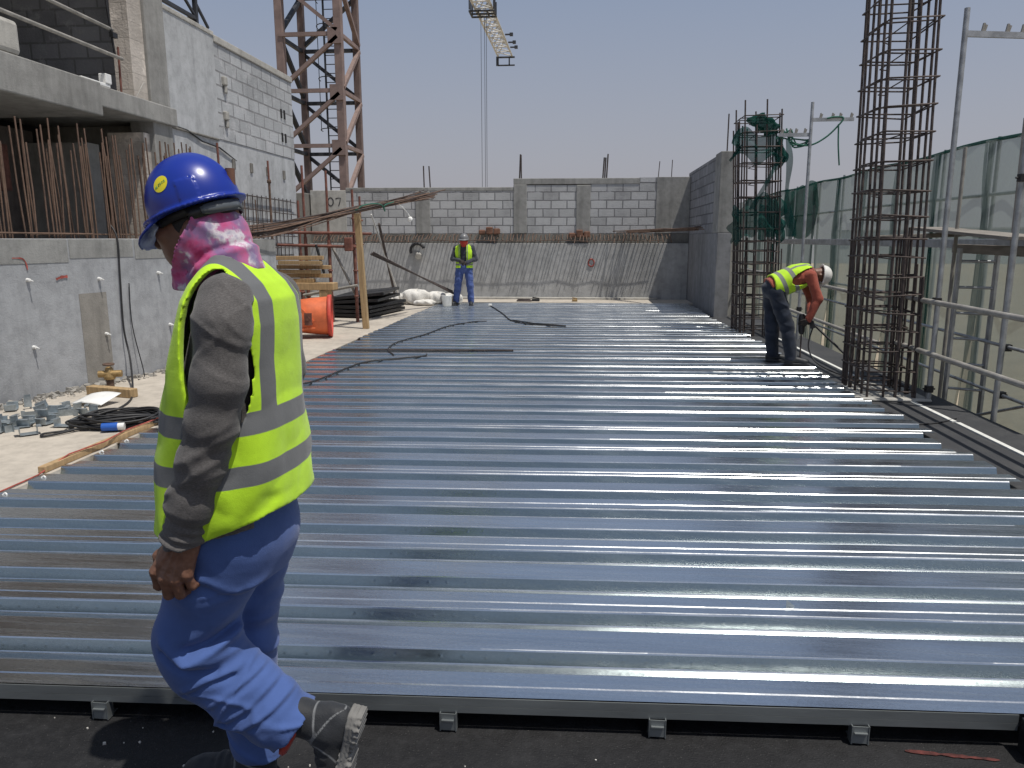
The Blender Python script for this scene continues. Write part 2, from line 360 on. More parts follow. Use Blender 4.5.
# ------------------------------------------------------------------ figures: distance fields turned into one smooth surface per part
F32 = np.float32
def surfnet(f, lo, hi, h):
    lo = np.array(lo, float); hi = np.array(hi, float); n = np.ceil((hi - lo) / h).astype(int) + 1
    ax = [(lo[i] + h * np.arange(n[i])).astype(F32) for i in range(3)]
    X, Y, Z = np.meshgrid(*ax, indexing='ij'); V = f(X, Y, Z).astype(F32)
    s = V < 0; cnt = np.zeros(tuple(n - 1), np.int8); sl = (slice(0, -1), slice(1, None))
    for i in (0, 1):
        for j in (0, 1):
            for k in (0, 1): cnt += s[sl[i], sl[j], sl[k]]
    act = (cnt > 0) & (cnt < 8); ci = np.argwhere(act); idx = -np.ones(tuple(n - 1), np.int64); idx[act] = np.arange(len(ci))
    acc = np.zeros((len(ci), 3)); num = np.zeros(len(ci))
    cor = [(i, j, k) for i in (0, 1) for j in (0, 1) for k in (0, 1)]
    cv = {c: V[ci[:, 0] + c[0], ci[:, 1] + c[1], ci[:, 2] + c[2]] for c in cor}
    for a in cor:
        for d in range(3):
            if a[d]: continue
            b = list(a); b[d] = 1; b = tuple(b); va, vb = cv[a], cv[b]; m = (va < 0) != (vb < 0)
            t = np.where(m, va / np.where(va == vb, 1, va - vb), 0); p = np.zeros((len(ci), 3)); p[:] = a; p[:, d] = t
            acc[m] += p[m]; num[m] += 1
    P = lo + h * (ci + acc / np.maximum(num, 1)[:, None])
    faces = []
    for d in range(3):
        e1, e2 = [(1, 2), (2, 0), (0, 1)][d]; A = [slice(None)] * 3; B = [slice(None)] * 3; A[d] = slice(0, -1); B[d] = slice(1, None)
        m = s[tuple(A)] != s[tuple(B)]; g = np.argwhere(m); ok = np.ones(len(g), bool)
        for e in (e1, e2): ok &= (g[:, e] > 0) & (g[:, e] < n[e] - 1)
        g = g[ok]; ins = s[tuple(A)][g[:, 0], g[:, 1], g[:, 2]]; q = []
        for o1, o2 in ((1, 1), (0, 1), (0, 0), (1, 0)):
            c = g.copy(); c[:, e1] -= o1; c[:, e2] -= o2; q.append(idx[c[:, 0], c[:, 1], c[:, 2]])
        q = np.stack(q, 1); q[~ins] = q[~ins][:, ::-1]; faces.append(q[(q >= 0).all(1)])
    return P, np.concatenate(faces)
def sdf_obj(name, f, lo, hi, h, mat, parent, band=None, extra=None):
    P, Fc = surfnet(f, lo, hi, h)
    if extra is not None:
        P2, F2 = extra; Fc = np.concatenate([Fc, F2 + len(P)]); P = np.concatenate([P, P2])
    o0 = P.mean(0); loc = Vector(o0); q = parent
    while q is not None: loc = loc - q.location; q = q.parent
    me = bpy.data.meshes.new(name); me.from_pydata((P - o0).tolist(), [], Fc.tolist())
    me.polygons.foreach_set('use_smooth', np.ones(len(Fc), bool)); me.materials.append(M[mat])
    if band is not None:
        at = me.attributes.new('band', 'FLOAT', 'POINT'); at.data.foreach_set('value', band(P[:, 0], P[:, 1], P[:, 2]).astype(F32))
    me.update(); ob = bpy.data.objects.new(name, me); C.objects.link(ob); ob.parent = parent; ob.location = loc; return ob
def smin(a, b, k):
    h = np.clip(.5 + .5 * (b - a) / k, 0, 1); return b + (a - b) * h - k * h * (1 - h)
def smin_all(l, k):
    d = l[0]
    for e in l[1:]: d = smin(d, e, k)
    return d
def rc(X, Y, Z, a, b, ra, rb):
    a = np.array(a, F32); b = np.array(b, F32); v = b - a; px_, py_, pz_ = X - a[0], Y - a[1], Z - a[2]
    t = np.clip((px_ * v[0] + py_ * v[1] + pz_ * v[2]) / max(float(v @ v), 1e-9), 0, 1)
    return np.sqrt((px_ - t * v[0]) ** 2 + (py_ - t * v[1]) ** 2 + (pz_ - t * v[2]) ** 2) - (ra + (rb - ra) * t)
def ell(X, Y, Z, c, r):
    qx, qy, qz = (X - c[0]) / r[0], (Y - c[1]) / r[1], (Z - c[2]) / r[2]
    k0 = np.sqrt(qx ** 2 + qy ** 2 + qz ** 2) + 1e-6; k1 = np.sqrt((qx / r[0]) ** 2 + (qy / r[1]) ** 2 + (qz / r[2]) ** 2) + 1e-6
    return k0 * (k0 - 1) / k1
def frame(X, Y, Z, o, u, v, w):
    x, y, z = X - o[0], Y - o[1], Z - o[2]; return tuple(x * a[0] + y * a[1] + z * a[2] for a in (u, v, w))
_rs = np.random.RandomState(5); _lat = _rs.rand(32, 32, 32).astype(F32) * 2 - 1
def vn(x, y, z):
    """smooth lattice noise in -1..1"""
    xi, yi, zi = np.floor(x), np.floor(y), np.floor(z); fx, fy, fz = x - xi, y - yi, z - zi
    xi, yi, zi = xi.astype(int) & 31, yi.astype(int) & 31, zi.astype(int) & 31; s = lambda t: t * t * (3 - 2 * t)
    fx, fy, fz = s(fx), s(fy), s(fz); xj, yj, zj = (xi + 1) & 31, (yi + 1) & 31, (zi + 1) & 31
    l = lambda a, b, t: a + (b - a) * t
    return l(l(l(_lat[xi, yi, zi], _lat[xj, yi, zi], fx), l(_lat[xi, yj, zi], _lat[xj, yj, zi], fx), fy), l(l(_lat[xi, yi, zj], _lat[xj, yi, zj], fx), l(_lat[xi, yj, zj], _lat[xj, yj, zj], fx), fy), fz)
def crs(n, w): return np.exp(-(n / w) ** 2)     # narrow folds along the zero lines of a noise
def ridge(n): return 1 - 2 * np.abs(n)          # sharp crests, for creases in cloth
def poly_d(X, Z, pts):
    d = None
    for (a, b) in zip(pts[:-1], pts[1:]):
        vx, vz = b[0] - a[0], b[1] - a[1]; t = np.clip(((X - a[0]) * vx + (Z - a[1]) * vz) / (vx * vx + vz * vz), 0, 1)
        e = np.hypot(X - a[0] - t * vx, Z - a[1] - t * vz); d = e if d is None else np.minimum(d, e)
    return d
def interp(z, zs, vs): return np.interp(z, zs, vs).astype(F32)

# ---- the near worker: walks to the left along the deck edge, facing -X
man = empty('person', (-.98, 1.95, -.13), 'worker in blue hard hat, pink face scarf and yellow vest walking past close by', 'person')
YC = 1.93
TZ = [.62, .70, .78, .90, 1.03, 1.16, 1.28, 1.39, 1.45, 1.49, 1.52, 1.55, 1.60]
TX = [-.965, -.965, -.96, -.952, -.948, -.941, -.928, -.908, -.902, -.905, -.910, -.915, -.915]
TD = [.166, .166, .166, .162, .152, .135, .119, .102, .090, .070, .046, .02, .01]
TL = [.220, .220, .220, .216, .211, .209, .211, .210, .196, .164, .125, .08, .03]
def torso(X, Y, Z, off=0.):
    cx, D, Lw = interp(Z, TZ, TX), interp(Z, TZ, TD), interp(Z, TZ, TL); D = np.maximum(D + off, .012); Lw = np.maximum(Lw + off, .012)
    q = (np.abs((X - cx) / D) ** 2.25 + np.abs((Y - YC) / Lw) ** 2.25) ** (1 / 2.25)
    return (q - 1) * np.minimum(D, Lw)
def vest(X, Y, Z):
    w = .008 * vn(X * 7 + 3, Y * 7, Z * 2.2) + .006 * vn(X * 16, Y * 16, Z * 5 + 7) + .004 * ridge(vn(X * 9 + Z * 4, Y * 9, Z * 9 - X * 6))
    w = w * np.clip((1.5 - Z) * 2.2, .1, 1)
    w = w + .007 * np.exp(-((poly_d(X, Z, [(-.80, .94), (-.86, .87), (-.90, .855)])) / .02) ** 2)
    d = np.abs(torso(X, Y, Z, .020) + w) - .0065
    hem = .842 + .30 * np.clip(X + .965, 0, .3) + .010 * vn(X * 9, Y * 9, 0 * Z)
    d = np.maximum(d, np.maximum(hem - Z, Z - 1.562))
    nk = ell(X, Y, Z, (-.935, YC, 1.585), (.098, .105, .10)); d = np.maximum(d, -nk)
    for s in (-1, 1):
        c = YC + s * .24; a = ((X + .889) / .074) ** 2 + ((Z - 1.315 + (X + .87) * .35) / .205) ** 2
        hole = np.maximum((np.sqrt(a) - 1) * .09, (YC + .095 - Y) if s > 0 else (Y - YC + .095)); d = np.maximum(d, -hole)
    return d
def vest_band(X, Y, Z):
    s = X + .75
    b1 = .0285 - np.abs(Z - (1.148 + .01 * s)); b2 = .0275 - np.abs(Z - (1.018 + .02 * s))
    la = np.abs(Y - YC); v = np.minimum(.029 - np.abs(la - (.116 - .02 * np.clip(Z - 1.3, 0, .3) / .3)), Z - (1.148 + .01 * s))
    return np.maximum(np.maximum(b1, b2), v)
ve = sdf_obj('safety_vest', vest, (-1.29, 1.64, .72), (-.70, 2.22, 1.62), .0046, 'vest_fg', man, vest_band)
sm_ = ve.modifiers.new('smooth', 'SMOOTH'); sm_.factor = .5; sm_.iterations = 5
AX = [(-.868, 1.765, 1.455), (-.862, 1.725, 1.40), (-.872, 1.705, 1.26), (-.895, 1.70, 1.16), (-.928, 1.70, 1.06), (-.965, 1.70, .955), (-.992, 1.705, .862), (-1.0, 1.706, .80)]
AR = [.060, .062, .060, .055, .053, .050, .045, .044]
def sleeve_core(X, Y, Z): return smin_all([rc(X, Y, Z, AX[i], AX[i + 1], AR[i], AR[i + 1]) for i in range(len(AX) - 1)], .03)
FA = [(-.885, 2.10, 1.44), (-.90, 2.16, 1.22), (-1.0, 2.15, .96), (-1.06, 2.13, .86)]
def shirt(X, Y, Z):
    arm = sleeve_core(X, Y, Z)
    # creases: fanned out from the armpit on the upper arm, rings on the forearm and cuff
    fan = np.arctan2(Z - 1.20, X + .70); up_ = np.clip((Z - 1.14) * 5, 0, 1)
    w = -.0030 * up_ * ridge(vn(fan * 7.5, X * 3 + Z * 2, Y * 3)) * np.clip((X + .94) * 9, 0, 1)
    lo_ = np.clip((1.20 - Z) * 6, 0, 1); q = Z + .35 * (X + .95)
    w = w - .0040 * lo_ * ridge(vn(q * 21, X * 5, Y * 5)) - .0035 * lo_ * vn(q * 44, X * 9, Y * 9)
    cu = np.clip((.93 - Z) * 18, 0, 1); w = w - .0045 * cu * np.sin((q + .012 * vn(X * 12, Y * 12, Z * 4)) * 2 * math.pi / .026)
    w = w - .006 * np.exp(-((Z - 1.10 - .5 * (X + .9)) / .014) ** 2) - .005 * np.exp(-((Z - 1.055 - .6 * (X + .9)) / .012) ** 2)
    w = w - .0032 * crs(vn(Z * 9 + X * 8, X * 6 - Z * 2, Y * 4), .10) - .0022 * crs(vn(Z * 16 - X * 9 + 4, X * 8, Y * 6), .13)
    arm = arm + w
    far = smin_all([rc(X, Y, Z, FA[i], FA[i + 1], (.07, .062, .054, .046)[i], (.07, .062, .054, .046)[i + 1]) for i in range(3)], .03)
    t = torso(X, Y, Z, -.012) + .004 * vn(X * 12, Y * 12, Z * 6)
    d = smin(smin(t, arm, .035), far, .035)
    d = np.maximum(d, -rc(X, Y, Z, (-.99, 1.705, .865), (-1.01, 1.706, .77), .034, .040))
    d = np.maximum(d, np.where(Y < 1.78, .838 + .15 * (X + 1.0) - Z, -1)); return np.maximum(d, np.where(Y < 1.78, .80, .985) - Z)
sdf_obj('shirt', shirt, (-1.26, 1.60, .80), (-.72, 2.26, 1.60), .0052, 'shirt_grey', man)
# trousers
HIP, KN, AN = (-.965, 1.845, .80), (-1.062, 1.835, .515), (-.800, 1.84, .250)
def trousers(X, Y, Z):
    pel = torso(X, Y, Z, -.035) ; pel = np.maximum(pel, np.maximum(.70 - Z, Z - .96))
    pel = smin(pel, ell(X, Y, Z, (-.955, YC, .80), (.158, .185, .15)), .04)
    th = rc(X, Y, Z, HIP, KN, .118, .104); kne = rc(X, Y, Z, KN, (-1.045, 1.84, .43), .102, .098)
    sh = smin(rc(X, Y, Z, (-1.05, 1.84, .46), (-.93, 1.842, .345), .102, .096), rc(X, Y, Z, (-.93, 1.842, .345), AN, .098, .080), .02)
    n1 = smin(smin(th, kne, .04), sh, .035)
    # sh runs down to the ankle: rings and long pulls of slack cloth
    ax_ = np.array([AN[0] - KN[0], AN[2] - KN[2]]); ln = float(np.hypot(*ax_)); s = ((X - KN[0]) * ax_[0] + (Z - KN[2]) * ax_[1]) / ln; r_ = ((X - KN[0]) * ax_[1] - (Z - KN[2]) * ax_[0]) / ln
    ms = np.clip((s - .04) * 6, 0, 1)
    w = -.0055 * ms * ridge(vn(s * 13 + r_ * 5 + 5, r_ * 4, Y * 4)) - .003 * ms * vn(s * 30 + r_ * 14, r_ * 8, Y * 8)
    mt = np.clip((Z - .50) * 6, 0, 1); w = w - .006 * mt * vn(X * 5 + Z * 6, Y * 5, Z * 5 - X * 3) - .004 * mt * ridge(vn((X + Z) * 9, Y * 6, (Z - X) * 3 + 4))
    w = w - .0065 * ms * crs(vn(s * 7 + r_ * 7 + 2.3, r_ * 3.2 - s * 1.5, Y * 3 + 1), .10) - .006 * ms * crs(vn(s * 12 - r_ * 3 + 8.3, r_ * 4, Y * 4 + 3), .13)
    w = w - .0060 * mt * crs(vn((X - Z) * 4 + 1.7, (X + Z) * 2.2 + 5, Y * 3), .085) - .004 * mt * crs(vn(X * 8, Z * 5 + X * 4, Y * 5 + 9), .12)
    nr = np.clip((1.90 - Y) * 12, 0, 1); g = lambda pts, wd: np.exp(-(poly_d(X, Z, pts) / wd) ** 2)
    w = w - nr * (.010 * g([(-.97, .74), (-.93, .71), (-.88, .67), (-.83, .70)], .016) - .012 * g([(-.96, .715), (-.92, .685), (-.87, .655)], .013))
    w = w + nr * (.026 * g([(-1.03, .525), (-.99, .535), (-.94, .565), (-.88, .615), (-.84, .665)], .017) - .016 * g([(-1.03, .495), (-.97, .515), (-.92, .545), (-.89, .565)], .018))
    w = w - nr * (.009 * g([(-1.10, .545), (-1.05, .50), (-.98, .485), (-.91, .50)], .014) - .010 * g([(-1.10, .515), (-1.05, .47), (-.97, .455)], .012))
    for k, pts in enumerate((((-.99, .35), (-.91, .41), (-.83, .46)), ((-.95, .31), (-.87, .36), (-.77, .45)), ((-.90, .29), (-.82, .34), (-.75, .40)), ((-1.05, .40), (-.98, .44), (-.92, .455)))):
        w = w - nr * (.008 * g(pts, .010) - .008 * g([(a - .010, b - .016) for a, b in pts], .009))
    n1 = n1 + w
    # the cuff: cut square to the shin, hollow inside
    ux, uz = ax_ / ln; sa = (X - AN[0]) * ux + (Z - AN[2]) * uz
    cut = sa - .012 - .012 * vn(X * 20, Y * 20, Z * 20); n1 = np.maximum(n1, cut)
    hol = rc(X, Y, Z, (AN[0] - ux * .10, AN[1], AN[2] - uz * .10), (AN[0] + ux * .1, AN[1], AN[2] + uz * .1), .055, .068); n1 = np.maximum(n1, -hol)
    fh, fk, fa = (-.965, 2.015, .80), (-1.035, 2.04, .43), (-1.005, 2.05, .03)
    fl = smin(rc(X, Y, Z, fh, fk, .118, .096), rc(X, Y, Z, fk, fa, .096, .086), .03)
    fl = fl - .007 * ridge(vn(Z * 15 + X * 4, X * 4, Y * 4)) - .004 * vn(Z * 24, X * 12, Y * 12); fl = fl - .006 * crs(vn(Z * 9 + X * 5, X * 4, Y * 4 + 2), .12); fl = np.maximum(fl, .0 - Z)
    return smin(smin(pel, n1, .045), fl, .03)
sdf_obj('trousers', trousers, (-1.26, 1.68, -.03), (-.66, 2.22, .99), .0052, 'blue_twill', man)
# body: head, neck, hands and the limbs inside the clothes in one figure
def body(X, Y, Z):
    sk_ = ell(X, Y, Z, (-1.005, 1.92, 1.645), (.096, .080, .118)); jaw = ell(X, Y, Z, (-1.035, 1.92, 1.575), (.062, .060, .062))
    hd = smin(sk_, jaw, .04)
    nose = rc(X, Y, Z, (-1.088, 1.92, 1.628), (-1.115, 1.92, 1.588), .009, .015); hd = smin(hd, nose, .012)
    brow = rc(X, Y, Z, (-1.083, 1.885, 1.655), (-1.083, 1.955, 1.655), .012, .012); hd = smin(hd, brow, .015)
    for s in (-1, 1):
        hd = smin(hd, -(-ell(X, Y, Z, (-1.075, 1.92 + s * .045, 1.608), (.022, .022, .018))), .02)
        hd = np.maximum(hd, -ell(X, Y, Z, (-1.098, 1.92 + s * .032, 1.636), (.016, .016, .011)))
        ear = np.maximum(ell(X, Y, Z, (-.985, 1.92 + s * .083, 1.615), (.021, .011, .034)), -ell(X, Y, Z, (-.988, 1.92 + s * .094, 1.618), (.011, .008, .02))); hd = smin(hd, ear, .006)
    hd = np.maximum(hd, -rc(X, Y, Z, (-1.105, 1.895, 1.562), (-1.105, 1.945, 1.562), .004, .004))
    nk = rc(X, Y, Z, (-.955, 1.925, 1.57), (-.91, 1.93, 1.44), .058, .068)
    d = smin(hd, nk, .03); d = smin(d, torso(X, Y, Z, -.03) + np.clip(.9 - Z, 0, 1), .03)
    d = smin(d, smin_all([rc(X, Y, Z, AX[i], AX[i + 1], AR[i] * .6, AR[i + 1] * .62) for i in range(5)], .02), .02)
    d = smin(d, smin_all([rc(X, Y, Z, FA[i], FA[i + 1], (.045, .04, .034, .028)[i], (.045, .04, .034, .028)[i + 1]) for i in range(3)], .02), .02)
    d = smin(d, ell(X, Y, Z, (-1.08, 2.125, .80), (.035, .018, .055)), .02)
    for a, b, r1, r2 in ((HIP, KN, .07, .055), (KN, AN, .055, .038), ((-.965, 2.015, .80), (-1.035, 2.04, .43), .07, .055), ((-1.035, 2.04, .43), (-1.005, 2.05, .03), .055, .038)): d = smin(d, rc(X, Y, Z, a, b, r1, r2), .02)
    return d
KNU = [(-1.098, 1.690, .752), (-1.071, 1.681, .738), (-1.043, 1.681, .737), (-1.017, 1.688, .748)]
def hand(X, Y, Z):
    d = smin_all([rc(X, Y, Z, (-1.043 + .013 * i, 1.703, .835), k, .022, .0165) for i, k in enumerate(KNU)], .014)
    d = smin(d, rc(X, Y, Z, (-1.005, 1.705, .90), (-1.026, 1.705, .82), .031, .031), .02)
    for i, k in enumerate(KNU):
        ln = (.044, .050, .047, .037)[i]; r_ = (.0138, .0142, .0135, .0120)[i]
        p1 = (k[0] - .004 + .003 * i, k[1] + .012, k[2] - ln); p2 = (p1[0] + .003, p1[1] + .030, p1[2] - .002); p3 = (p2[0] + .004, p2[1] + .010, p2[2] + .024)
        fgr = smin_all([rc(X, Y, Z, k, p1, r_ + .002, r_), rc(X, Y, Z, p1, p2, r_, r_ - .001), rc(X, Y, Z, p2, p3, r_ - .001, r_ - .002)], .004)
        kn = ell(X, Y, Z, (k[0], k[1] - .005, k[2]), (.014, .0125, .014)); d = smin(d, smin(fgr, kn, .006), .0045)
    th = smin_all([rc(X, Y, Z, (-1.050, 1.712, .820), (-1.106, 1.722, .778), .022, .016), rc(X, Y, Z, (-1.106, 1.722, .778), (-1.116, 1.730, .738), .015, .0135), rc(X, Y, Z, (-1.116, 1.730, .738), (-1.106, 1.736, .712), .0135, .011)], .008)
    d = smin(d, th, .012)
    for i in range(4): # tendons and veins on the back of the hand
        d = d - .002 * np.exp(-((poly_d(X, Z, [(-1.036 + .008 * i, .83), (KNU[i][0], KNU[i][2])])) / .004) ** 2) * (Y < 1.70)
    return d + .0009 * vn(X * 160, Y * 160, Z * 160) + .0006 * vn(X * 400, Y * 400, Z * 120)
hm = surfnet(lambda X, Y, Z: hand(X - .030, Y, Z - .020), (-1.12, 1.64, .685), (-.92, 1.80, .95), .0029)
bd_ = sdf_obj('body', body, (-1.20, 1.62, -.03), (-.66, 2.24, 1.78), .0072, 'skin', man, None, hm)
for s in (-1, 1):
    m = MB(); m.lathe([(.0135 * math.cos(t), .0135 * math.sin(t)) for t in [R(-90 + 15 * i) for i in range(13)]], (-1.084, 1.92 + s * .032, 1.636), 16); e = m.build('eye', M['eye'], man)
    m = MB(); m.lathe([(0, .0142), (.006, .0128)], (0, 0, 0), 12, 0, Matrix.Translation((-1.084, 1.92 + s * .032, 1.636)) @ Matrix.Rotation(R(-100), 4, 'Y')); m.build('pupil', M['hair'], e)
def hair(X, Y, Z):
    d = ell(X, Y, Z, (-1.0, 1.92, 1.655), (.100, .084, .116)); return np.maximum(d, np.maximum((-1.03 - X) * .8 + (1.62 - Z) * .4, 1.575 - Z))
sdf_obj('hair', hair, (-1.12, 1.8, 1.55), (-.86, 2.04, 1.79), .006, 'hair', man)
# scarf pulled over the nose and round the neck
def scarf(X, Y, Z):
    a = ell(X, Y, Z, (-1.015, 1.92, 1.622), (.112, .107, .125)); b = rc(X, Y, Z, (-.968, 1.925, 1.60), (-.942, 1.93, 1.49), .086, .108)
    c = rc(X, Y, Z, (-1.05, 1.92, 1.55), (-1.0, 1.925, 1.47), .058, .07); d = smin(smin(a, b, .03), c, .03)
    q = (X + 1.0) * .8 + Z
    w = -.005 * ridge(vn(q * 17 + 1, (X - Z) * 5, Y * 4)) - .0035 * vn(X * 22, Y * 22, Z * 22)
    w = w - .010 * np.exp(-(poly_d(X, Z, [(-.985, 1.70), (-1.01, 1.62), (-1.05, 1.53), (-1.04, 1.48)]) / .012) ** 2)
    w = w + .007 * np.exp(-(poly_d(X, Z, [(-.955, 1.66), (-.985, 1.58), (-1.01, 1.52)]) / .009) ** 2)
    w = w - .006 * np.exp(-(poly_d(X, Z, [(-.86, 1.585), (-.94, 1.55), (-1.0, 1.505)]) / .012) ** 2) + .006 * np.exp(-(poly_d(X, Z, [(-.86, 1.60), (-.94, 1.568), (-1.0, 1.52)]) / .008) ** 2)
    d = np.abs(d + w + .004) - .0055
    d = np.maximum(d, Z - 1.715); d = np.maximum(d, (Z - (1.705 + (X + .945) * 1.75)) * .5); return np.maximum(d, 1.47 + .40 * np.clip(X + .98, 0, 1) - Z)
sdf_obj('face_scarf', scarf, (-1.15, 1.77, 1.40), (-.78, 2.08, 1.72), .0052, 'tiedye', man)
# hard hat, tipped forward
TA = R(19); HB = Vector((-1.013, 1.92, 1.692)); HF = Vector((-math.cos(TA), 0, -math.sin(TA))); HL = Vector((0, -1, 0)); HU = Vector((-math.sin(TA), 0, math.cos(TA)))
HR = (.119, .107, .126)
def helmet(X, Y, Z):
    a, b, c = frame(X, Y, Z, HB, HF, HL, HU)
    dm = ell(a, b, c, (0, 0, 0), HR); ph = np.arctan2(b, a); rr_ = np.hypot(a / HR[0], b / HR[1])
    rib_ = .0025 * np.exp(-(b / .012) ** 2) * (c > .04); side = .0028 * ((np.abs(np.abs(ph) - 1.98) < .22) & (c < .045) & (c > -.02))
    sh = np.maximum(np.abs(dm + .004 - rib_ - side) - .0042, -.022 - c)
    rad = (rr_ - 1) * .115
    brim = np.maximum(np.abs(c + .018 + .10 * np.clip(rad, 0, 1)) - .004, np.maximum(rad - .016 - .004 * np.cos(ph), -.008 - rad))
    pk = np.clip(1 - (np.abs(ph) / 1.15) ** 2.6, 0, 1); ext = .050 * pk
    peak = np.maximum(np.abs(c + .020 + .95 * np.clip(rad, 0, 1) * (1 - .25 * (b / .1) ** 2)) - .004, np.maximum(rad - ext, -.006 - rad)); peak = np.maximum(peak, np.abs(ph) - 1.2)
    return smin(smin(sh, brim, .007), peak, .006)
hel = sdf_obj('hard_hat', helmet, (-1.24, 1.77, 1.53), (-.84, 2.07, 1.86), .0042, 'helmet_blue', man)
def hpt(u, v, k=1.012):
    """a point on the dome near the sticker: u back, v up along the shell, metres"""
    d0 = Vector((.145 - u / HR[0], .897, .418 + v / HR[2])); d0.normalize(); return HB + HF * (d0.x * HR[0] * k) + HL * (d0.y * HR[1] * k) + HU * (d0.z * HR[2] * k)
m = MB(); n_ = 28; vs = [hpt(0, 0)]
for q in (.5, 1.): vs += [hpt(.0215 * q * math.cos(2 * math.pi * i / n_), .0235 * q * math.sin(2 * math.pi * i / n_)) for i in range(n_)]
fs = [(0, 1 + i, 1 + (i + 1) % n_) for i in range(n_)] + [(1 + i, 1 + n_ + i, 1 + n_ + (i + 1) % n_, 1 + (i + 1) % n_) for i in range(n_)]
m.add(vs, fs, 0, True); st = m.build('sticker', M['sticker'], hel)
m = MB(); sl_ = .35
for k, gl in enumerate((((0, 0), (.5, 1), (.8, 0)), ((0, 1), (0, 0), (.7, 0)), ((.8, 1), (0, 1), (0, .5), (.6, .5), (0, .5), (0, 0), (.8, 0)), ((0, 0), (0, 1), (.7, .8), (0, .5), (.7, 0)), ((.8, .9), (.1, .9), (0, .2), (.8, .1)), ((0, .1), (.1, 1), (.8, .9), (.7, 0), (0, .1)))):
    pts = [(-.0155 + .0054 * k + .0042 * a, -.006 + .0065 * b + (-.0155 + .0054 * k) * -.30 * -1) for a, b in gl]
    m.tube([hpt(u, v, 1.0155) for u, v in pts], .0006, 4)
m.build('sticker_lettering', M['sticker_ink'], st)
# harness strap and glasses pushed to the back of the hat
def band_(a0, a1, c_, k, w_, name, mt, th=.004):
    m = MB(); vs = []; nn = 26
    for i in range(nn + 1):
        t = a0 + (a1 - a0) * i / nn
        for dz in (-w_, w_): vs.append(HB + HF * (HR[0] * k * math.cos(t)) + HL * (HR[1] * k * math.sin(t)) + HU * (c_ + dz))
    m.add(vs, [(2 * i, 2 * i + 2, 2 * i + 3, 2 * i + 1) for i in range(nn)], 0, True); return m.build(name, M[mt], hel, solid=th)
band_(R(0), R(360), -.030, .88, .012, 'headband', 'black_rubber'); band_(R(100), R(260), -.040, .93, .015, 'nape_strap', 'black_paint')
m = MB(); vs = []
for i in range(13):
    t = R(118 + 5 * i)
    for dz in (-.016, .012): vs.append(HB + HF * (HR[0] * 1.0 * math.cos(t)) + HL * (HR[1] * 1.0 * math.sin(t)) + HU * (-.040 + dz * (1 - ((i - 6) / 7.5) ** 4)))
m.add(vs, [(2 * i, 2 * i + 2, 2 * i + 3, 2 * i + 1) for i in range(12)], 0, True); m.build('safety_glasses', M['lens'], hel, solid=.003)
# boots
def make_boot(name, H, f, u, near):
    f = Vector(f).normalized(); u = Vector(u); u = (u - f * u.dot(f)).normalized(); l = f.cross(u)
    def up_(X, Y, Z):
        a, c, b = frame(X, Y, Z, H, f, l, u)
        d = smin_all([ell(a, c, b, (.062, 0, .075), (.066, .043, .072)), rc(a, c, b, (.085, 0, .085), (.225, 0, .052), .046, .040), ell(a, c, b, (.245, 0, .048), (.062, .050, .036)), rc(a, c, b, (.068, 0, .11), (.058, 0, .235), .050, .056)], .025)
        d = d - .0025 * np.cos(np.clip(a - .12, 0, .1) * 220) * ((a > .12) & (a < .2) & (b > .07)) + .002 * vn(a * 40, c * 40, b * 40)
        return np.maximum(d, .018 - b)
    def sole(X, Y, Z):
        a, c, b = frame(X, Y, Z, H, f, l, u)
        w = np.interp(a, [-.01, .0, .03, .10, .15, .22, .28, .305, .315], [.0, .03, .042, .038, .040, .052, .044, .022, 0]).astype(F32)
        d = np.maximum(np.abs(c) - w, np.abs(b - .017) - .020); d = np.maximum(d, np.maximum(-a - .004, a - .312))
        g = .0022 * np.sin(a * 2 * math.pi / .019) * (b < .012) + .0022 * np.sin(b * 2 * math.pi / .012 + 3 * np.sin(a * 9)); arch = np.maximum(0, .010 - np.abs(a - .115) * .3) * (b < .012)
        return d + g + arch
    def trim(x, y, z):
        a, c, b = frame(x, y, z, H, f, l, u)
        e = np.minimum(np.abs(b - .13 - .9 * (a - .06) ** 2 * 20 * (a > .06) + .35 * (a - .02)), np.abs(b - .05 - .4 * np.sqrt(np.clip(a, 0, 1) * .3)))
        e = np.minimum(e, np.abs(a - .115 - .5 * (b - .1) ** 2 * 20)); return .0032 - e
    P = [H + f * a + u * b + l * c for a in (-.03, .33) for b in (-.02, .31) for c in (-.075, .075)]
    lo = [min(p[i] for p in P) for i in range(3)]; hi = [max(p[i] for p in P) for i in range(3)]
    o = sdf_obj('boot', up_, lo, hi, .0052, 'boot_fg', man, trim); sdf_obj('sole', sole, lo, hi, .0042, 'boot_sole' if near else 'boot_black', o); return o
M['boot_fg'] = m_cloth('black boot leather with piping', (.024, .026, .03), (.17, .175, .18), 300, .6, .3, .4)
make_boot('boot', Vector((-.592, 1.84, .300)), (-.22, 0, -.97), (-1, 0, .2), True)
make_boot('boot', Vector((-.955, 2.05, -.128)), (-1, -.03, 0), (0, 0, 1), False)
m = MB(); m.tube([(AN[0] + .005 + .050 * math.cos(t) * .6, AN[1] + .055 * math.sin(t), AN[2] - .02 + .055 * math.cos(t)) for t in [2 * math.pi * i / 20 for i in range(20)]], .012, 6, closed=True); m.build('sock', M['red_scarf'], man)

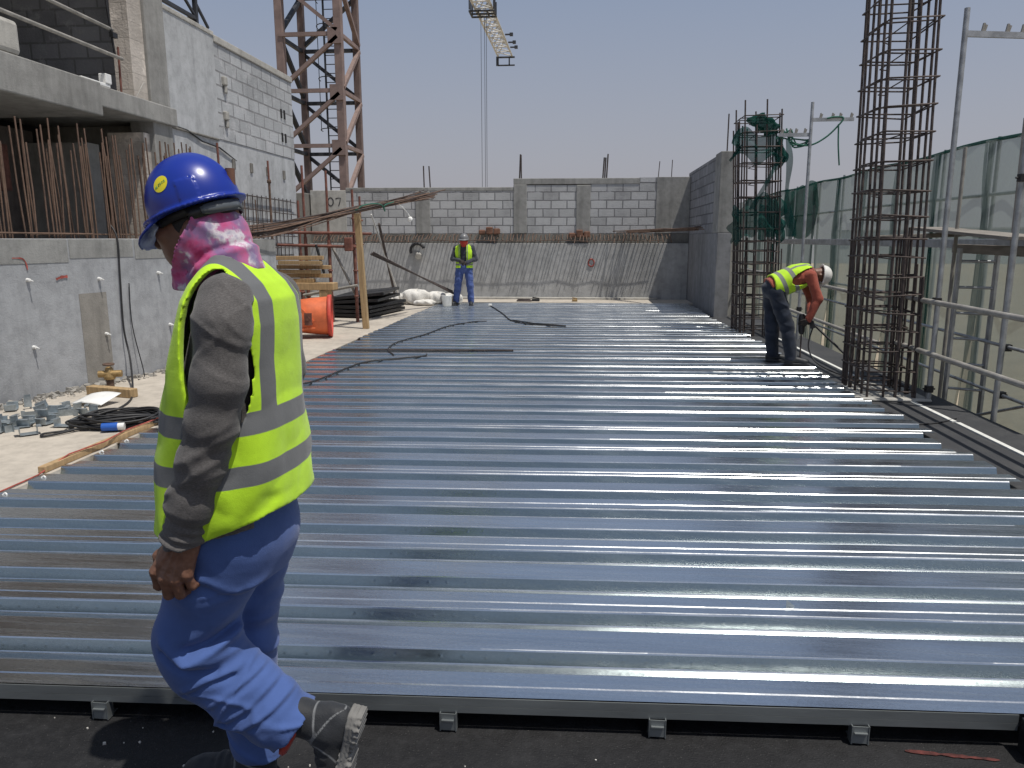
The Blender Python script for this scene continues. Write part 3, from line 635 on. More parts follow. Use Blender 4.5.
# ---- smaller workers
def worker(label, J, mats, frameT, prof, bands, h, hat, scarf_m=None, hood=None, gloves=True, reg=None):
    """J: joints in world space; frameT: (origin, forward, left, up) of the trunk"""
    e = empty('person', reg, label, 'person')
    O, Fw, Lf, Up = [Vector(v) for v in frameT]; V = lambda k: tuple(J[k])
    def tr(X, Y, Z, off=0.):
        a, b, c = frame(X, Y, Z, O, Fw, Lf, Up); zs, D, W, cf = prof
        Dd, Ww, cc_ = interp(c, zs, D) + off, interp(c, zs, W) + off, interp(c, zs, cf)
        q = (np.abs((a - cc_) / Dd) ** 2.3 + np.abs(b / Ww) ** 2.3) ** (1 / 2.3); d = (q - 1) * np.minimum(Dd, Ww); return np.maximum(d, np.maximum(zs[0] - c, c - zs[-1])), a, b, c
    allp = np.array([tuple(J[k]) for k in J if k not in ('floor', 'clL', 'clR')]); lo = allp.min(0) - .22; hi = allp.max(0) + .22
    def shirt_(X, Y, Z):
        d, a, b, c = tr(X, Y, Z)
        for s in 'LR': d = smin(d, smin(rc(X, Y, Z, V('sh' + s), V('el' + s), .070, .056), rc(X, Y, Z, V('el' + s), V('wr' + s), .056, .043), .02), .03)
        return d - .006 * ridge(vn(X * 14, Y * 14, Z * 14))
    sdf_obj('shirt', shirt_, lo, hi, h, mats['shirt'], e)
    def vest_(X, Y, Z):
        d, a, b, c = tr(X, Y, Z, .016 + .006); d = np.abs(d + .006 * vn(X * 12, Y * 12, Z * 12)) - .011
        d = np.maximum(d, np.maximum(bands['hem'] + bands.get('hemtilt', 0) * a - c, c - bands['top']))
        hole = np.maximum((np.sqrt(((c - bands['arm']) / .19) ** 2 + (a / .085) ** 2) - 1) * .085, .12 - np.abs(b)); d = np.maximum(d, -hole)
        nk = np.maximum(np.hypot(a - .02, b) - .078, bands['top'] - .10 - c); d = np.maximum(d, -nk)
        if bands.get('open'): d = np.maximum(d, np.where((a > 0), bands['open'] - np.abs(b), -1))
        return d
    def vband(x, y, z):
        a, b, c = frame(x, y, z, O, Fw, Lf, Up); r_ = None
        for z0, w_ in bands['h']: q = w_ - np.abs(c - z0); r_ = q if r_ is None else np.maximum(r_, q)
        for b0, w_ in bands['v']: r_ = np.maximum(r_, np.minimum(w_ - np.abs(np.abs(b) - b0), c - bands['vlow']))
        return r_
    sdf_obj('safety_vest', vest_, lo, hi, h * .85, 'vest_far', e, vband)
    def pants(X, Y, Z):
        d = ell(*frame(X, Y, Z, Vector(J['pel']), Fw, Lf, Up), (0, 0, .02), (.135, .18, .15))
        for s in 'LR': d = smin(d, smin(rc(X, Y, Z, V('hp' + s), V('kn' + s), .105, .082), rc(X, Y, Z, V('kn' + s), V('an' + s), .084, .074), .03), .035)
        d = d - .010 * ridge(vn(Z * 12 + X * 4, X * 7, Y * 7)) - .006 * vn(X * 18, Y * 18, Z * 18); return np.maximum(d, J['anL'][2] - .04 - Z)
    sdf_obj('trousers', pants, lo, hi, h, mats['pants'], e)
    hd_c = Vector(J['head']); HFw, HLf, HUp = [Vector(v).normalized() for v in hat['frame']]
    def body_(X, Y, Z):
        a, b, c = frame(X, Y, Z, hd_c, HFw, HLf, HUp)
        d = smin(ell(a, b, c, (0, 0, .02), (.095, .076, .115)), ell(a, b, c, (.04, 0, -.055), (.058, .056, .058)), .03); d = smin(d, rc(a, b, c, (.088, 0, .01), (.112, 0, -.022), .010, .015), .012)
        for s in (-1, 1): d = smin(d, ell(a, b, c, (0, s * .078, 0), (.02, .012, .033)), .008); d = np.maximum(d, -ell(a, b, c, (.092, s * .032, .012), (.014, .015, .010)))
        d = smin(d, rc(X, Y, Z, tuple(hd_c - HUp * .06 - HFw * .02), V('neck'), .055, .062), .03)
        d2, _, _, _ = tr(X, Y, Z, -.03); d = smin(d, d2, .03)
        for s in 'LR':
            d = smin(d, smin(rc(X, Y, Z, V('sh' + s), V('el' + s), .045, .038), rc(X, Y, Z, V('el' + s), V('wr' + s), .038, .028), .02), .02)
            d = smin(d, smin(rc(X, Y, Z, V('hp' + s), V('kn' + s), .07, .05), rc(X, Y, Z, V('kn' + s), V('an' + s), .05, .04), .02), .02)
        return d
    sdf_obj('body', body_, lo, hi, h, 'skin', e)
    for s in 'LR':
        w0, hd2, cu = Vector(J['wr' + s]), Vector(J['hd' + s]), Vector(J['cl' + s]); dr = (hd2 - w0).normalized(); ln = (hd2 - w0).length; cd_ = cu.normalized(); sd = dr.cross(cd_).normalized()
        def hand_(X, Y, Z):
            d = rc(X, Y, Z, tuple(w0 - dr * .02), tuple(w0 + dr * .05), .03, .034)
            for i in range(4):
                k_ = w0 + dr * (.085 + .004 * (i in (1, 2))) + sd * (-.030 + .020 * i); p1 = k_ + dr * .030 + cd_ * .018; p2 = p1 + cd_ * .026 - dr * .004; p3 = p2 + cd_ * .006 - dr * .020
                d = smin(d, rc(X, Y, Z, tuple(w0 + dr * .03 + sd * (-.018 + .012 * i)), tuple(k_), .019, .014), .008)
                d = smin(d, smin_all([rc(X, Y, Z, tuple(k_), tuple(p1), .0125, .0115), rc(X, Y, Z, tuple(p1), tuple(p2), .0115, .011), rc(X, Y, Z, tuple(p2), tuple(p3), .011, .010)], .004), .004)
            t0 = w0 + dr * .03 - sd * .03; t1 = t0 + dr * .035 - sd * .018 + cd_ * .02; t2 = t1 + dr * .025 + cd_ * .022
            return smin(d, smin(rc(X, Y, Z, tuple(t0), tuple(t1), .017, .013), rc(X, Y, Z, tuple(t1), tuple(t2), .013, .011), .005), .008)
        c0 = w0 + dr * .06; sdf_obj('glove', hand_, [c0[i] - .14 for i in range(3)], [c0[i] + .14 for i in range(3)], .006, 'glove', e)
        an, tf = Vector(J['an' + s]), Vector(J['toe' + s]); f = (tf - an); f.z = 0; f.normalize(); l = Vector((-f.y, f.x, 0)); zb = J['floor']
        def boot_(X, Y, Z):
            a, c, b = frame(X, Y, Z, Vector((an.x, an.y, zb)), f, l, Vector((0, 0, 1)))
            d = smin_all([ell(a, c, b, (-.01, 0, .06), (.075, .046, .07)), rc(a, c, b, (.02, 0, .075), (.15, 0, .05), .045, .04), ell(a, c, b, (.17, 0, .045), (.06, .05, .04)), rc(a, c, b, (0, 0, .09), (0, 0, .2), .052, .055)], .025)
            so_ = np.maximum(np.maximum(np.abs(a - .075) - .155, np.abs(c) - .048), np.abs(b - .014) - .014); return np.maximum(np.minimum(d, so_), -b)
        sdf_obj('boot', boot_, (an.x - .26, an.y - .26, zb - .03), (an.x + .26, an.y + .26, zb + .30), h * .7, 'boot_black', e)
    def hat_(X, Y, Z):
        a, b, c = frame(X, Y, Z, hd_c + HUp * .045, HFw, HLf, HUp); dm = ell(a, b, c, (0, 0, 0), (.128, .110, .118)); ph = np.arctan2(b, a); rad = (np.hypot(a / .128, b / .110) - 1) * .118
        sh = np.maximum(np.abs(dm + .006) - .007, -.02 - c); ext = .016 + .042 * np.clip(1 - (np.abs(ph) / 1.1) ** 2.5, 0, 1); br = np.maximum(np.abs(c + .015 + .3 * np.clip(rad, 0, 1)) - .0065, np.maximum(rad - ext, -.01 - rad)); return smin(sh, br, .008)
    sdf_obj('hard_hat', hat_, [hd_c[i] - .25 for i in range(3)], [hd_c[i] + .25 for i in range(3)], .0068, hat['mat'], e)
    if scarf_m:
        def sc(X, Y, Z):
            a, b, c = frame(X, Y, Z, hd_c, HFw, HLf, HUp); d = smin(ell(a, b, c, (.015, 0, -.03), (.112, .092, .10)), rc(a, b, c, (-.01, 0, -.08), (-.02, 0, -.17), .08, .09), .03); d = np.abs(d - .004 * ridge(vn(a * 16, b * 10, c * 20))) - .008; return np.maximum(d, np.maximum(c - (-.005 + .0 * a), -.16 - c))
        sdf_obj('face_scarf', sc, [hd_c[i] - .25 for i in range(3)], [hd_c[i] + .2 for i in range(3)], .008, scarf_m, e)
    for s in (-1, 1):
        m = MB(); p = hd_c + HFw * .083 + HLf * (s * .032) + HUp * .012; m.lathe([(.012 * math.cos(t), .012 * math.sin(t)) for t in [R(-90 + 30 * i) for i in range(7)]], p, 10); m.build('eye', M['eye'], e)
    return e
PROF = ([-.04, .10, .22, .34, .46, .50, .545], [.125, .122, .120, .122, .098, .075, .05], [.175, .168, .180, .200, .185, .13, .07], [0, 0, .01, .01, 0, 0, 0])
# far worker: stands facing the camera, hands together before the belly
fx, fy = -2.93, 18.5
J = dict(pel=(fx, fy, .93), neck=(fx - .0, fy, 1.48), head=(fx + .01, fy - .05, 1.585), hpL=(fx + .10, fy, .90), hpR=(fx - .11, fy, .90), knL=(fx + .15, fy - .04, .48), knR=(fx - .16, fy - .03, .48), anL=(fx + .16, fy, .10), anR=(fx - .22, fy + .02, .10), toeL=(fx + .20, fy - .3, .02), toeR=(fx - .32, fy - .3, .02),
         shL=(fx + .20, fy, 1.40), shR=(fx - .20, fy, 1.40), elL=(fx + .285, fy - .02, 1.13), elR=(fx - .285, fy - .02, 1.13), wrL=(fx + .10, fy - .20, 1.05), wrR=(fx - .08, fy - .21, 1.10), hdL=(fx + .02, fy - .25, 1.03), hdR=(fx + .0, fy - .27, 1.07), clL=(-.3, .5, -.5), clR=(.3, .5, -.5), floor=0.)
HV = dict(hem=-.06, top=.52, arm=.36, h=[(.03, .022)], v=[(.10, .012)], vlow=.0, open=.075)
worker('distant standing worker in grey hard hat, red face scarf and open yellow vest', J, dict(shirt='slate_shirt', pants='blue_jean'), ((fx, fy, .97), (0, -1, 0), (1, 0, 0), (0, 0, 1)), PROF, HV, .011, dict(frame=((0, -1, -.1), (1, 0, 0), (0, -.1, 1)), mat='helmet_grey'), 'red_scarf', reg=(fx, fy, 0))
# bending worker at the right edge, driving a screw
bx, by = 2.45, 10.10; bu = Vector((.92, .05, .40)).normalized(); bf = Vector((.40, .10, -.92)); bf = (bf - bu * bf.dot(bu)).normalized(); bl = bu.cross(bf)
def tb(f, l, u): return tuple(Vector((bx, by, 1.0)) + bf * f + bl * l + bu * u)
J = dict(pel=(bx, by, .97), neck=tb(.03, 0, .52), head=tb(.10, 0, .60), hpL=(bx + .02, by + .10, .92), hpR=(bx + .03, by - .11, .92), knL=(2.50, 10.22, .50), knR=(2.63, 9.96, .50), anL=(2.53, 10.22, .10), anR=(2.70, 9.93, .10), toeL=(2.80, 10.18, 0), toeR=(3.0, 9.88, 0),
         shL=tb(.02, .19, .44), shR=tb(.02, -.19, .44), elL=(2.98, 10.22, .86), elR=(2.97, 9.88, .86), wrL=(2.93, 10.02, .62), wrR=(2.87, 9.88, .60), hdL=(2.87, 9.96, .54), hdR=(2.82, 9.90, .53), clL=(-.3, -.8, .1), clR=(-.3, .8, .1), floor=.0)
HV2 = dict(hem=-.02, hemtilt=-.3, top=.52, arm=.38, h=[(.10, .026), (.235, .026)], v=[(.10, .024)], vlow=.235)
PROF2 = ([-.04, .10, .22, .34, .46, .50, .545], [.125, .125, .128, .125, .098, .075, .05], [.175, .180, .195, .205, .185, .13, .07], [0, .01, .01, .0, 0, 0, 0])
worker('worker in white hard hat and red shirt bending over the right deck edge', J, dict(shirt='rust_shirt', pants='navy'), ((bx, by, 1.0), bf, bl, bu), PROF2, HV2, .010, dict(frame=((-.05, 0, -1), tuple(bl), (1, .05, -.05)), mat='helmet_white'), None, reg=(2.6, 10.05, 0))
dr_ = empty('screwdriver', (2.80, 9.92, .0), 'black electric screw gun held down to the deck edge by the bending worker', 'power tool')
m = MB(); m.tube([(2.80, 9.93, .66), (2.80, 9.93, .60), (2.81, 9.93, .44), (2.81, 9.93, .40)], [.03, .042, .04, .022], 12); m.build('motor_body', M['black_paint'], dr_)
m = MB(); m.bar((2.81, 9.93, .58), (2.94, 9.93, .55), .045, .04); m.bar((2.92, 9.93, .57), (2.95, 9.93, .48), .05, .06); m.build('grip', M['black_rubber'], dr_, bevel=.008)
m = MB(); m.tube([(2.81, 9.93, .40), (2.815, 9.93, .01)], .010, 8); m.build('bit', M['rust_dark'], dr_)
m = MB(); m.tube(smoothpath([(2.95, 9.93, .5), (2.90, 9.9, .25), (2.98, 9.8, .06), (3.15, 9.5, -.03), (3.3, 9.2, -.04), (3.2, 8.95, -.04)], 6), .009, 6); m.build('power_cord', M['black_rubber'], dr_)
m = MB(); m.tube([(2.92, 10.3, .62), (3.35, 9.5, .10)], .014, 8); o = m.build('black_rod', M['black_paint']); tag(o, 'thin black rod slanting from the bending worker to the near rebar column', 'rod')

# ------------------------------------------------------------------ the setting
A_RIB = R(2.5); UX, UY = math.cos(A_RIB), math.sin(A_RIB)
def rib(x, d, z):
    """point on the deck: x across the floor, d the distance of its rib from the near edge"""
    return (x, 2.385 + d + (x + .4) * math.tan(A_RIB), z)
# the outside ground, one sheet to the horizon
g = MB(); g.add([(-1500, -1500, -1.35), (1500, -1500, -1.35), (1500, 1500, -1.35), (-1500, 1500, -1.35)], [(0, 1, 2, 3)])
g.build('ground', M['sand'], kind='structure', origin=(0, 0, -1.35))
g = MB(); g.add([(20, 100, -1.33), (1400, 60, -1.33), (1400, 1400, -1.33), (20, 1400, -1.33)], [(0, 1, 2, 3)])
g.build('gravel_plain', M['gravel'], kind='structure', origin=(60, 100, -1.33))
# low dirt mounds beyond the fence
g = MB(); rr = random.Random(3)
def mound(u, v):
    x = 9 + 60 * u; y = 4 + 80 * v
    return (x, y, -1.36 + 1.0 * max(0, math.sin(3.1 * u) * (.5 + .5 * math.sin(9 * v + 4 * u))) * (.6 + .4 * math.sin(23 * v + 11 * u)))
vs, fs = sheetgrid(mound, 30, 60); g.add(vs, fs, 0, True); g.build('terrain', M['sand'], kind='structure')
# near floor under the deck edge and under the photographer
g = MB(); g.box(-9, 3.72, -6, 2.9, -.33, -.13); g.build('bitumen_floor', M['bitumen'], kind='structure', origin=(0, 0, -.13))
# slab below the deck, its left screed strip and its dark right strip
g = MB(); g.box(-3.70, 2.55, 2.9, 20.8, -.36, -.075); g.build('slab', M['conc_dark'], kind='structure')
g = MB(); g.box(-7.5, -3.70, 2.05, 20.95, -.36, -.012)
g.box(-3.698, 2.80, 19.55, 20.95, -.36, -.008); g.build('concrete_floor', M['conc_floor'], kind='structure', origin=(-5, 10, 0))
g = MB(); g.box(2.553, 3.80, 2.9, 20.8, -.40, -.052)
g.build('bitumen_strip', M['bitumen_grey'], kind='structure', origin=(3, 8, 0))
# red spray mark on the near floor
g = MB(); rr = random.Random(5)
def mark(x0, y0, x1, y1, w, m, z=-.126):
    k = 16; vs = []
    for i in range(k + 1):
        t = i / k; ww = w * (.3 + .8 * rr.random()) * (1 if 0 < i < k else .4); px_ = x0 + (x1 - x0) * t; py_ = y0 + (y1 - y0) * t
        vs += [(px_, py_ - ww / 2, z), (px_, py_ + ww / 2, z)]
    m.add(vs, [(2 * i, 2 * i + 2, 2 * i + 3, 2 * i + 1) for i in range(k)])
mark(1.13, 2.412, 1.43, 2.392, .020, g)
g.build('paint_mark', M['red_faint'], kind='structure')

# ------------------------------------------------------------------ the ribbed steel deck
deck = empty('metal_deck', (0, 11, 0), 'wide floor of shiny galvanised ribbed steel sheets laid crosswise', 'metal deck')
P_ = .325; HD = -.056
def deck_profile(w0):
    """one rib: top flange with a small stiffener, far web, valley, near web; (d, z, face material)"""
    b = .0045
    pts = [(0, 0)]
    if w0: pts += [(.060, 0), (.064, -.004), (.070, -.004), (.074, 0)]
    pts += [(.158, 0), (.163, -.0015), (.1665, -.006), (.190, HD + .005), (.1935, HD + .001), (.199, HD)]
    pts += [(.292, HD), (.2965, HD + .0012), (.2995, HD + .005), (.3185, -.007), (.3215, -.002), (P_, 0)]
    return pts
rs_ = random.Random(11)
nsheet = 26
for k in range(nsheet):
    m = MB(); d0 = k * 2 * P_
    xl = -3.67 + rs_.uniform(-.05, .03); xr = 2.84 + rs_.uniform(-.10, .04) + (.10 if k < 12 else 0) - (.1 if k > 18 else 0)
    prof = []
    for j in range(2):
        prof += [(d0 + j * P_ + d, z) for d, z in deck_profile(j == 0)][(0 if j == 0 else 1):]
    prof += [(prof[-1][0] + .045, prof[-1][1])]            # the lap over the next sheet
    lap = .0022
    prof = [(d, z + lap * (1 if i == len(prof) - 1 or i < 2 and k == 0 else 0)) for i, (d, z) in enumerate(prof)]
    prof[-1] = (prof[-1][0], .0022); prof.insert(-1, (prof[-1][0] - .043, .0022))
    nx = 10; vs = []; jr = [rs_.uniform(-.0017, .0017) for _ in range(nx + 1)]; tl_ = rs_.uniform(-.007, .007); zo = rs_.uniform(-.0015, .0015); tw = [rs_.uniform(-.004, .004) for _ in range(nx + 1)]
    for i in range(nx + 1):
        x = xl + (xr - xl) * i / nx
        vs += [rib(x, d, z + zo + (tl_ + tw[i]) * ((d - d0) % P_ - .08 if z > -.02 else 0) + jr[i] * (1 if z > -.02 else .3)) for d, z in prof]
    q = len(prof); fs = []; mi = []
    for i in range(nx):
        for j in range(q - 1):
            dz = abs(prof[j + 1][1] - prof[j][1])
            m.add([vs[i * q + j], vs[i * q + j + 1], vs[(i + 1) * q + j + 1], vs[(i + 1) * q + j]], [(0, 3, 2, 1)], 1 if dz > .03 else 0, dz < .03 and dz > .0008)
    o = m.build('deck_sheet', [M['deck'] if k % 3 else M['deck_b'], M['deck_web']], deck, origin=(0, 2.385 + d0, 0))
# the folded edge trim along the near side, with its clips
m = MB()
for z0, z1, dd in ((-.060, -.0345, -.0045), (-.0335, -.002, -.004)):
    vs = [rib(x, dd, z) for x in (-3.75, 1.515) for z in (z0, z1)] + [rib(x, dd + .004, z) for x in (-3.75, 1.515) for z in (z0, z1)]
    m.add(vs, [(0, 2, 3, 1), (4, 5, 7, 6), (1, 3, 7, 5), (0, 4, 6, 2)])
m.build('edge_trim', M['deck_trim'], deck)
for x in (-2.93, -1.73, -.453, .287, .985):
    m = MB(); y = rib(x, -.012, 0)[1]
    m.box(x - .026, x + .026, y - .004, y, -.118, -.058); m.box(x - .026, x + .026, y - .004, y + .06, -.122, -.1185)
    m.box(x - .030, x - .0265, y - .006, y + .03, -.125, -.056); m.box(x + .0265, x + .030, y - .006, y + .03, -.125, -.056)
    m.box(x - .022, x + .022, y - .014, y - .0045, -.082, -.078)
    m.build('support_clip', M['deck_trim'], deck)
m = MB(); p = rib(1.52, 0, 0); m.box(1.520, 1.64, p[1] - .10, p[1] - .006, -.13, -.030); m.box(1.52, 1.65, p[1] - .10, p[1] - .007, -.029, -.006)
m.build('corner_plate', M['black_paint'], deck, bevel=.004)
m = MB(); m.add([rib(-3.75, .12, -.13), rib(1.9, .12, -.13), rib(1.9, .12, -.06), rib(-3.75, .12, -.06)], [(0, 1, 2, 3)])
m.build('gap_shade_sheet', M['void'], deck)  # near black sheet standing in for the shade under the deck
# white plastic ties at the left ends of a few ribs
for d in (1.35, 2.0, 2.35, 2.98, 3.3):
    m = MB(); a = rib(-3.66, d, 0); m.tube(smoothpath([(a[0], a[1], -.05), (a[0] - .01, a[1] - .005, -.01), (a[0] + .01, a[1], .012), (a[0] + .03, a[1] - .01, .006)], 4), .006, 6)
    m.build('plastic_tie', M['white_plastic'], deck)
# timber edge batten beside the left ends of the ribs
m = MB(); m.box(-3.79, -3.735, 4.72, 8.6, -.010, .035); o = m.build('timber_batten', M['timber'], bevel=.004)
tag(o, 'long thin timber batten lying on the screed along the left deck edge', 'batten')
m = MB(); rr = random.Random(9)
m.tube([(-3.73 + rr.uniform(-.03, .03), 4.3 + .35 * i, .048 if i > 1 else -.002) for i in range(13)], .006, 5)
o = m.build('red_string', M['red_paint']); tag(o, 'thin red string line trailing along the timber batten', 'string')

# ------------------------------------------------------------------ retaining wall on the left
def lw(Y): return -5.67 + .21 * (Y - 6.67)
rwall = empty('retaining_wall', (lw(8), 8, 0), 'long grey cast concrete retaining wall topped by a row of rusty starter bars', 'wall')
dvec = Vector((.21, 1, 0)).normalized(); nvec = Vector((dvec.y, -dvec.x, 0))
def lwp(Y, off, z): return (lw(Y) + nvec.x * off, Y + nvec.y * off, z)
def slab_on(m, Y0, Y1, o0, o1, z0, z1):
    vs = [lwp(Y, o, z) for Y in (Y0, Y1) for o in (o0, o1) for z in (z0, z1)]
    m.add(vs, [(0, 1, 3, 2), (4, 6, 7, 5), (0, 4, 5, 1), (2, 3, 7, 6), (0, 2, 6, 4), (1, 5, 7, 3)])
m = MB(); slab_on(m, 2.0, 11.28, -.26, 0, -.2, 1.61); m.build('wall_body', M['conc_wall'], rwall, bevel=.012)
m = MB(); slab_on(m, 7.70, 8.06, -.1, .004, -.012, 1.02); m.build('bare_patch', M['conc_patch'], rwall)
m = MB(); slab_on(m, 2.0, 7.62, -.2, .005, 1.36, 1.606); slab_on(m, 7.64, 8.5, -.2, .005, 1.40, 1.606); slab_on(m, 8.53, 11.27, -.2, .005, 1.375, 1.606); m.build('rough_band', M['conc_top'], rwall, bevel=.003)
m = MB(); rr = random.Random(4)
for Y, z in ((6.55, 1.10), (7.12, 1.20), (7.98, 1.17), (8.86, 1.2), (10.0, 1.24), (6.6, .42), (7.1, .52), (8.0, .55), (8.98, .55), (10.1, .6), (5.6, 1.1), (5.7, .45)):
    m = MB(); p = Vector(lwp(Y, 0, z)); m.tube([p - nvec * .02, p + nvec * .035], [.022, .016], 10); m.tube([p + nvec * .03, p + nvec * .075 + Vector((0, 0, -.01))], .007, 6)
    m.build('tie_cone', M['white_plastic'], rwall)
def spray(pts, w=.02):
    m = MB(); pts = smoothpath([(0, a, b) for a, b in pts], 5); vs = []
    for i, p in enumerate(pts):
        t = (pts[min(i + 1, len(pts) - 1)] - pts[max(i - 1, 0)]).normalized(); n_ = Vector((0, -t.z, t.y)); ww = w * rr.uniform(.5, 1.1)
        for s_ in (-1, 1):
            q = p + n_ * ww * s_; vs.append(lwp(q.y, .0095, q.z))
    m.add(vs, [(2 * i, 2 * i + 1, 2 * i + 3, 2 * i + 2) for i in range(len(pts) - 1)]); m.build('spray_mark', M['red_paint'], rwall)
spray([(6.62, 1.395), (6.72, 1.40), (6.70, 1.37)], .014); spray([(6.98, 1.42), (7.08, 1.415), (7.12, 1.37), (7.13, 1.30)], .008); spray([(7.44, 1.19), (7.5, 1.21), (7.58, 1.215)], .016)
# starter bars standing on the wall
rr = random.Random(21); Y = 6.1
while Y < 9.85:
    h = 1.05 + rr.uniform(-.12, .2); dx = rr.uniform(-.03, .03); off = -.06 - .13 * (rr.random() > .5)
    p = Vector(lwp(Y, off, 1.59)); q = Vector(lwp(Y + rr.uniform(-.06, .02), off + dx, 1.6 + h))
    m = MB(); m.tube([p, (p + q) / 2 + Vector((rr.uniform(-.01, .01), rr.uniform(-.012, .012), 0)), q], .0085, 7); m.build('starter_bar', M['rust_tan'] if rr.random() > .25 else M['rust'], rwall)
    Y += rr.uniform(.026, .066)
Y = 9.75
while Y < 11.2:
    h = rr.uniform(.18, .62); p = Vector(lwp(Y, -.1, 1.56)); q = Vector(lwp(Y + rr.uniform(-.03, .03), -.1, 1.6 + h))
    m = MB(); m.tube([p, q], .0085, 7); m.build('starter_bar', M['rust'], rwall); Y += rr.uniform(.08, .17)
m = MB(); m.tube([lwp(4.6, -.04, 1.66), lwp(7.0, -.035, 1.665), lwp(8.0, -.04, 1.66)], .009, 7); m.build('tie_bar', M['rust_tan'], rwall)
m = MB(); m.tube([lwp(7.4, -.2, 1.655), lwp(9.3, -.19, 1.66)], .009, 7); m.build('tie_bar', M['rust_tan'], rwall)
m = MB(); m.tube(smoothpath([lwp(6.0, -.02, 1.95), lwp(6.5, -.03, 2.35), lwp(6.8, -.05, 2.5)], 5), .007, 6); m.build('tie_bar', M['rust_tan'], rwall)
# rubble at the foot of the wall
m = MB(); rr = random.Random(8)
for i in range(520):
    Y = rr.uniform(4.5, 10.8); o_ = abs(rr.gauss(0, .09)) + .02; s_ = rr.uniform(.006, .028) * (1.3 if o_ < .08 else .8)
    p = Vector(lwp(Y, o_, -.012 + s_ * .4)); rot = Matrix.Rotation(rr.uniform(0, 3), 3, 'Z') @ Matrix.Rotation(rr.uniform(0, 3), 3, 'X')
    vs = [p + rot @ Vector((a * s_ * rr.uniform(.6, 1.3), b_ * s_ * rr.uniform(.6, 1.3), c_ * s_ * rr.uniform(.5, 1.))) for a in (-1, 1) for b_ in (-1, 1) for c_ in (-1, 1)]
    m.add(vs, [(0, 1, 3, 2), (4, 6, 7, 5), (0, 4, 5, 1), (2, 3, 7, 6), (0, 2, 6, 4), (1, 5, 7, 3)])
o = m.build('rubble', M['rubble'], kind='stuff'); tag(o, 'crumbled concrete rubble along the foot of the retaining wall', 'rubble')
# grit scattered over the near floor
m = MB()
for i in range(150):
    x = rr.uniform(-2.4, 1.8); y = rr.uniform(1.6, 2.31); s_ = rr.choice((.0016, .0022, .003, .003, .0045))
    p = Vector((x, y, -.128)); rot = Matrix.Rotation(rr.uniform(0, 3), 3, 'Z')
    vs = [p + rot @ Vector((a * s_ * rr.uniform(.6, 1.4), b_ * s_ * rr.uniform(.6, 1.4), c_ * s_)) for a in (-1, 1) for b_ in (-1, 1) for c_ in (-1, 1)]
    m.add(vs, [(0, 1, 3, 2), (4, 6, 7, 5), (0, 4, 5, 1), (2, 3, 7, 6), (0, 2, 6, 4), (1, 5, 7, 3)])
o = m.build('grit', M['grit'], kind='stuff'); tag(o, 'pale grit scattered on the black near floor', 'grit')

# ------------------------------------------------------------------ half built house on the left
house = empty('concrete_building', (-6.5, 11, -.3), 'half built grey concrete house with open storeys behind the retaining wall', 'building')
def hpart(name, mat, boxes, bevel=0.):
    m = MB()
    for b_ in boxes: m.box(*b_)
    return m.build(name, mat, house, bevel=bevel)
hpart('side_wall', M['conc_plaster'], [(-6.25, -6.0, 10.839, 15.62, -.4, 3.22)])
hpart('upper_wall', M['conc_plaster'], [(-6.25, -5.985, 10.84, 12.35, 3.222, 4.80)])
o = hpart('block_panel', M['block_house'], [(-6.25, -5.99, 12.352, 15.62, 3.222, 4.72)])
hpart('block_infill', M['block_house'], [(-6.1, -5.985, 12.7, 15.3, 1.3, 2.38)])
hpart('parapet_coping', M['conc_pale'], [(-6.27, -5.965, 12.352, 15.64, 4.722, 4.83), (-6.27, -5.97, 10.84, 12.35, 4.802, 4.87)], .01)
hpart('column', M['conc_grey'], [(-6.3, -5.955, 10.35, 10.838, -.3, 5.9)], .012)
hpart('block_pier', M['block_pier'], [(-6.24, -6.0, 10.02, 10.348, 3.452, 6.2), (-6.55, -6.03, 10.2, 10.348, -.3, 3.04)])
m = MB(); rr = random.Random(2)
for lo, hi, x, z0, z1 in ((3.4, 9.0, -5.80, 3.06, 3.45), (9.0, 10.9, -5.90, 3.20, 3.45)):
    m.box(-8.6, x, lo, hi, z0, z1)
m.build('floor_slab', M['conc_grey'], house, bevel=.015)
hpart('slab_upstand', M['conc_pale'], [(-6.35, -5.82, 4.0, 7.75, 3.455, 3.80)], .05)
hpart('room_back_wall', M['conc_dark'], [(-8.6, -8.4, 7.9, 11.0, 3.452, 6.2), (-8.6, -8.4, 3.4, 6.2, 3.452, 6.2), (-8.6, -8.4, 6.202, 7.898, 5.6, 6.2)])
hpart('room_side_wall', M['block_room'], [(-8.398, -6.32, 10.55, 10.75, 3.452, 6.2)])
hpart('dark_doorway', M['void'], [(-9.3, -8.55, 6.1, 8.0, 3.452, 5.7)])  # solid near black box painted in for the unlit space beyond
hpart('partition', M['conc_grey'], [(-8.0, -7.75, 3.4, 7.1, 3.452, 6.2), (-8.398, -7.3, 7.95, 8.02, 3.452, 5.4)])
hpart('roof_slab', M['conc_grey'], [(-8.8, -5.97, 3.4, 10.9, 6.205, 6.45)])  # out of view, added to keep the open room in shade
hpart('recess_void', M['void'], [(-8.6, -7.9, 3.0, 8.99, -.3, 3.05), (-8.6, -7.9, 9.0, 11.2, -.3, 3.195)])  # solid dark boxes added to stand for the unlit depth
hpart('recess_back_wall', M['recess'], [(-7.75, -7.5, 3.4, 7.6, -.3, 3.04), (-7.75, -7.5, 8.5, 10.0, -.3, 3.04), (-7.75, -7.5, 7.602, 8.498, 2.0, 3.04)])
hpart('recess_end_wall', M['conc_grey'], [(-7.89, -6.31, 10.65, 10.83, -.3, 3.19), (-7.49, -6.56, 9.75, 10.0, -.3, 2.86)])
hpart('recess_beam', M['orange_in'] if False else M['prop_red'], [(-7.3, -7.1, 4.0, 9.0, 2.2, 2.75)])
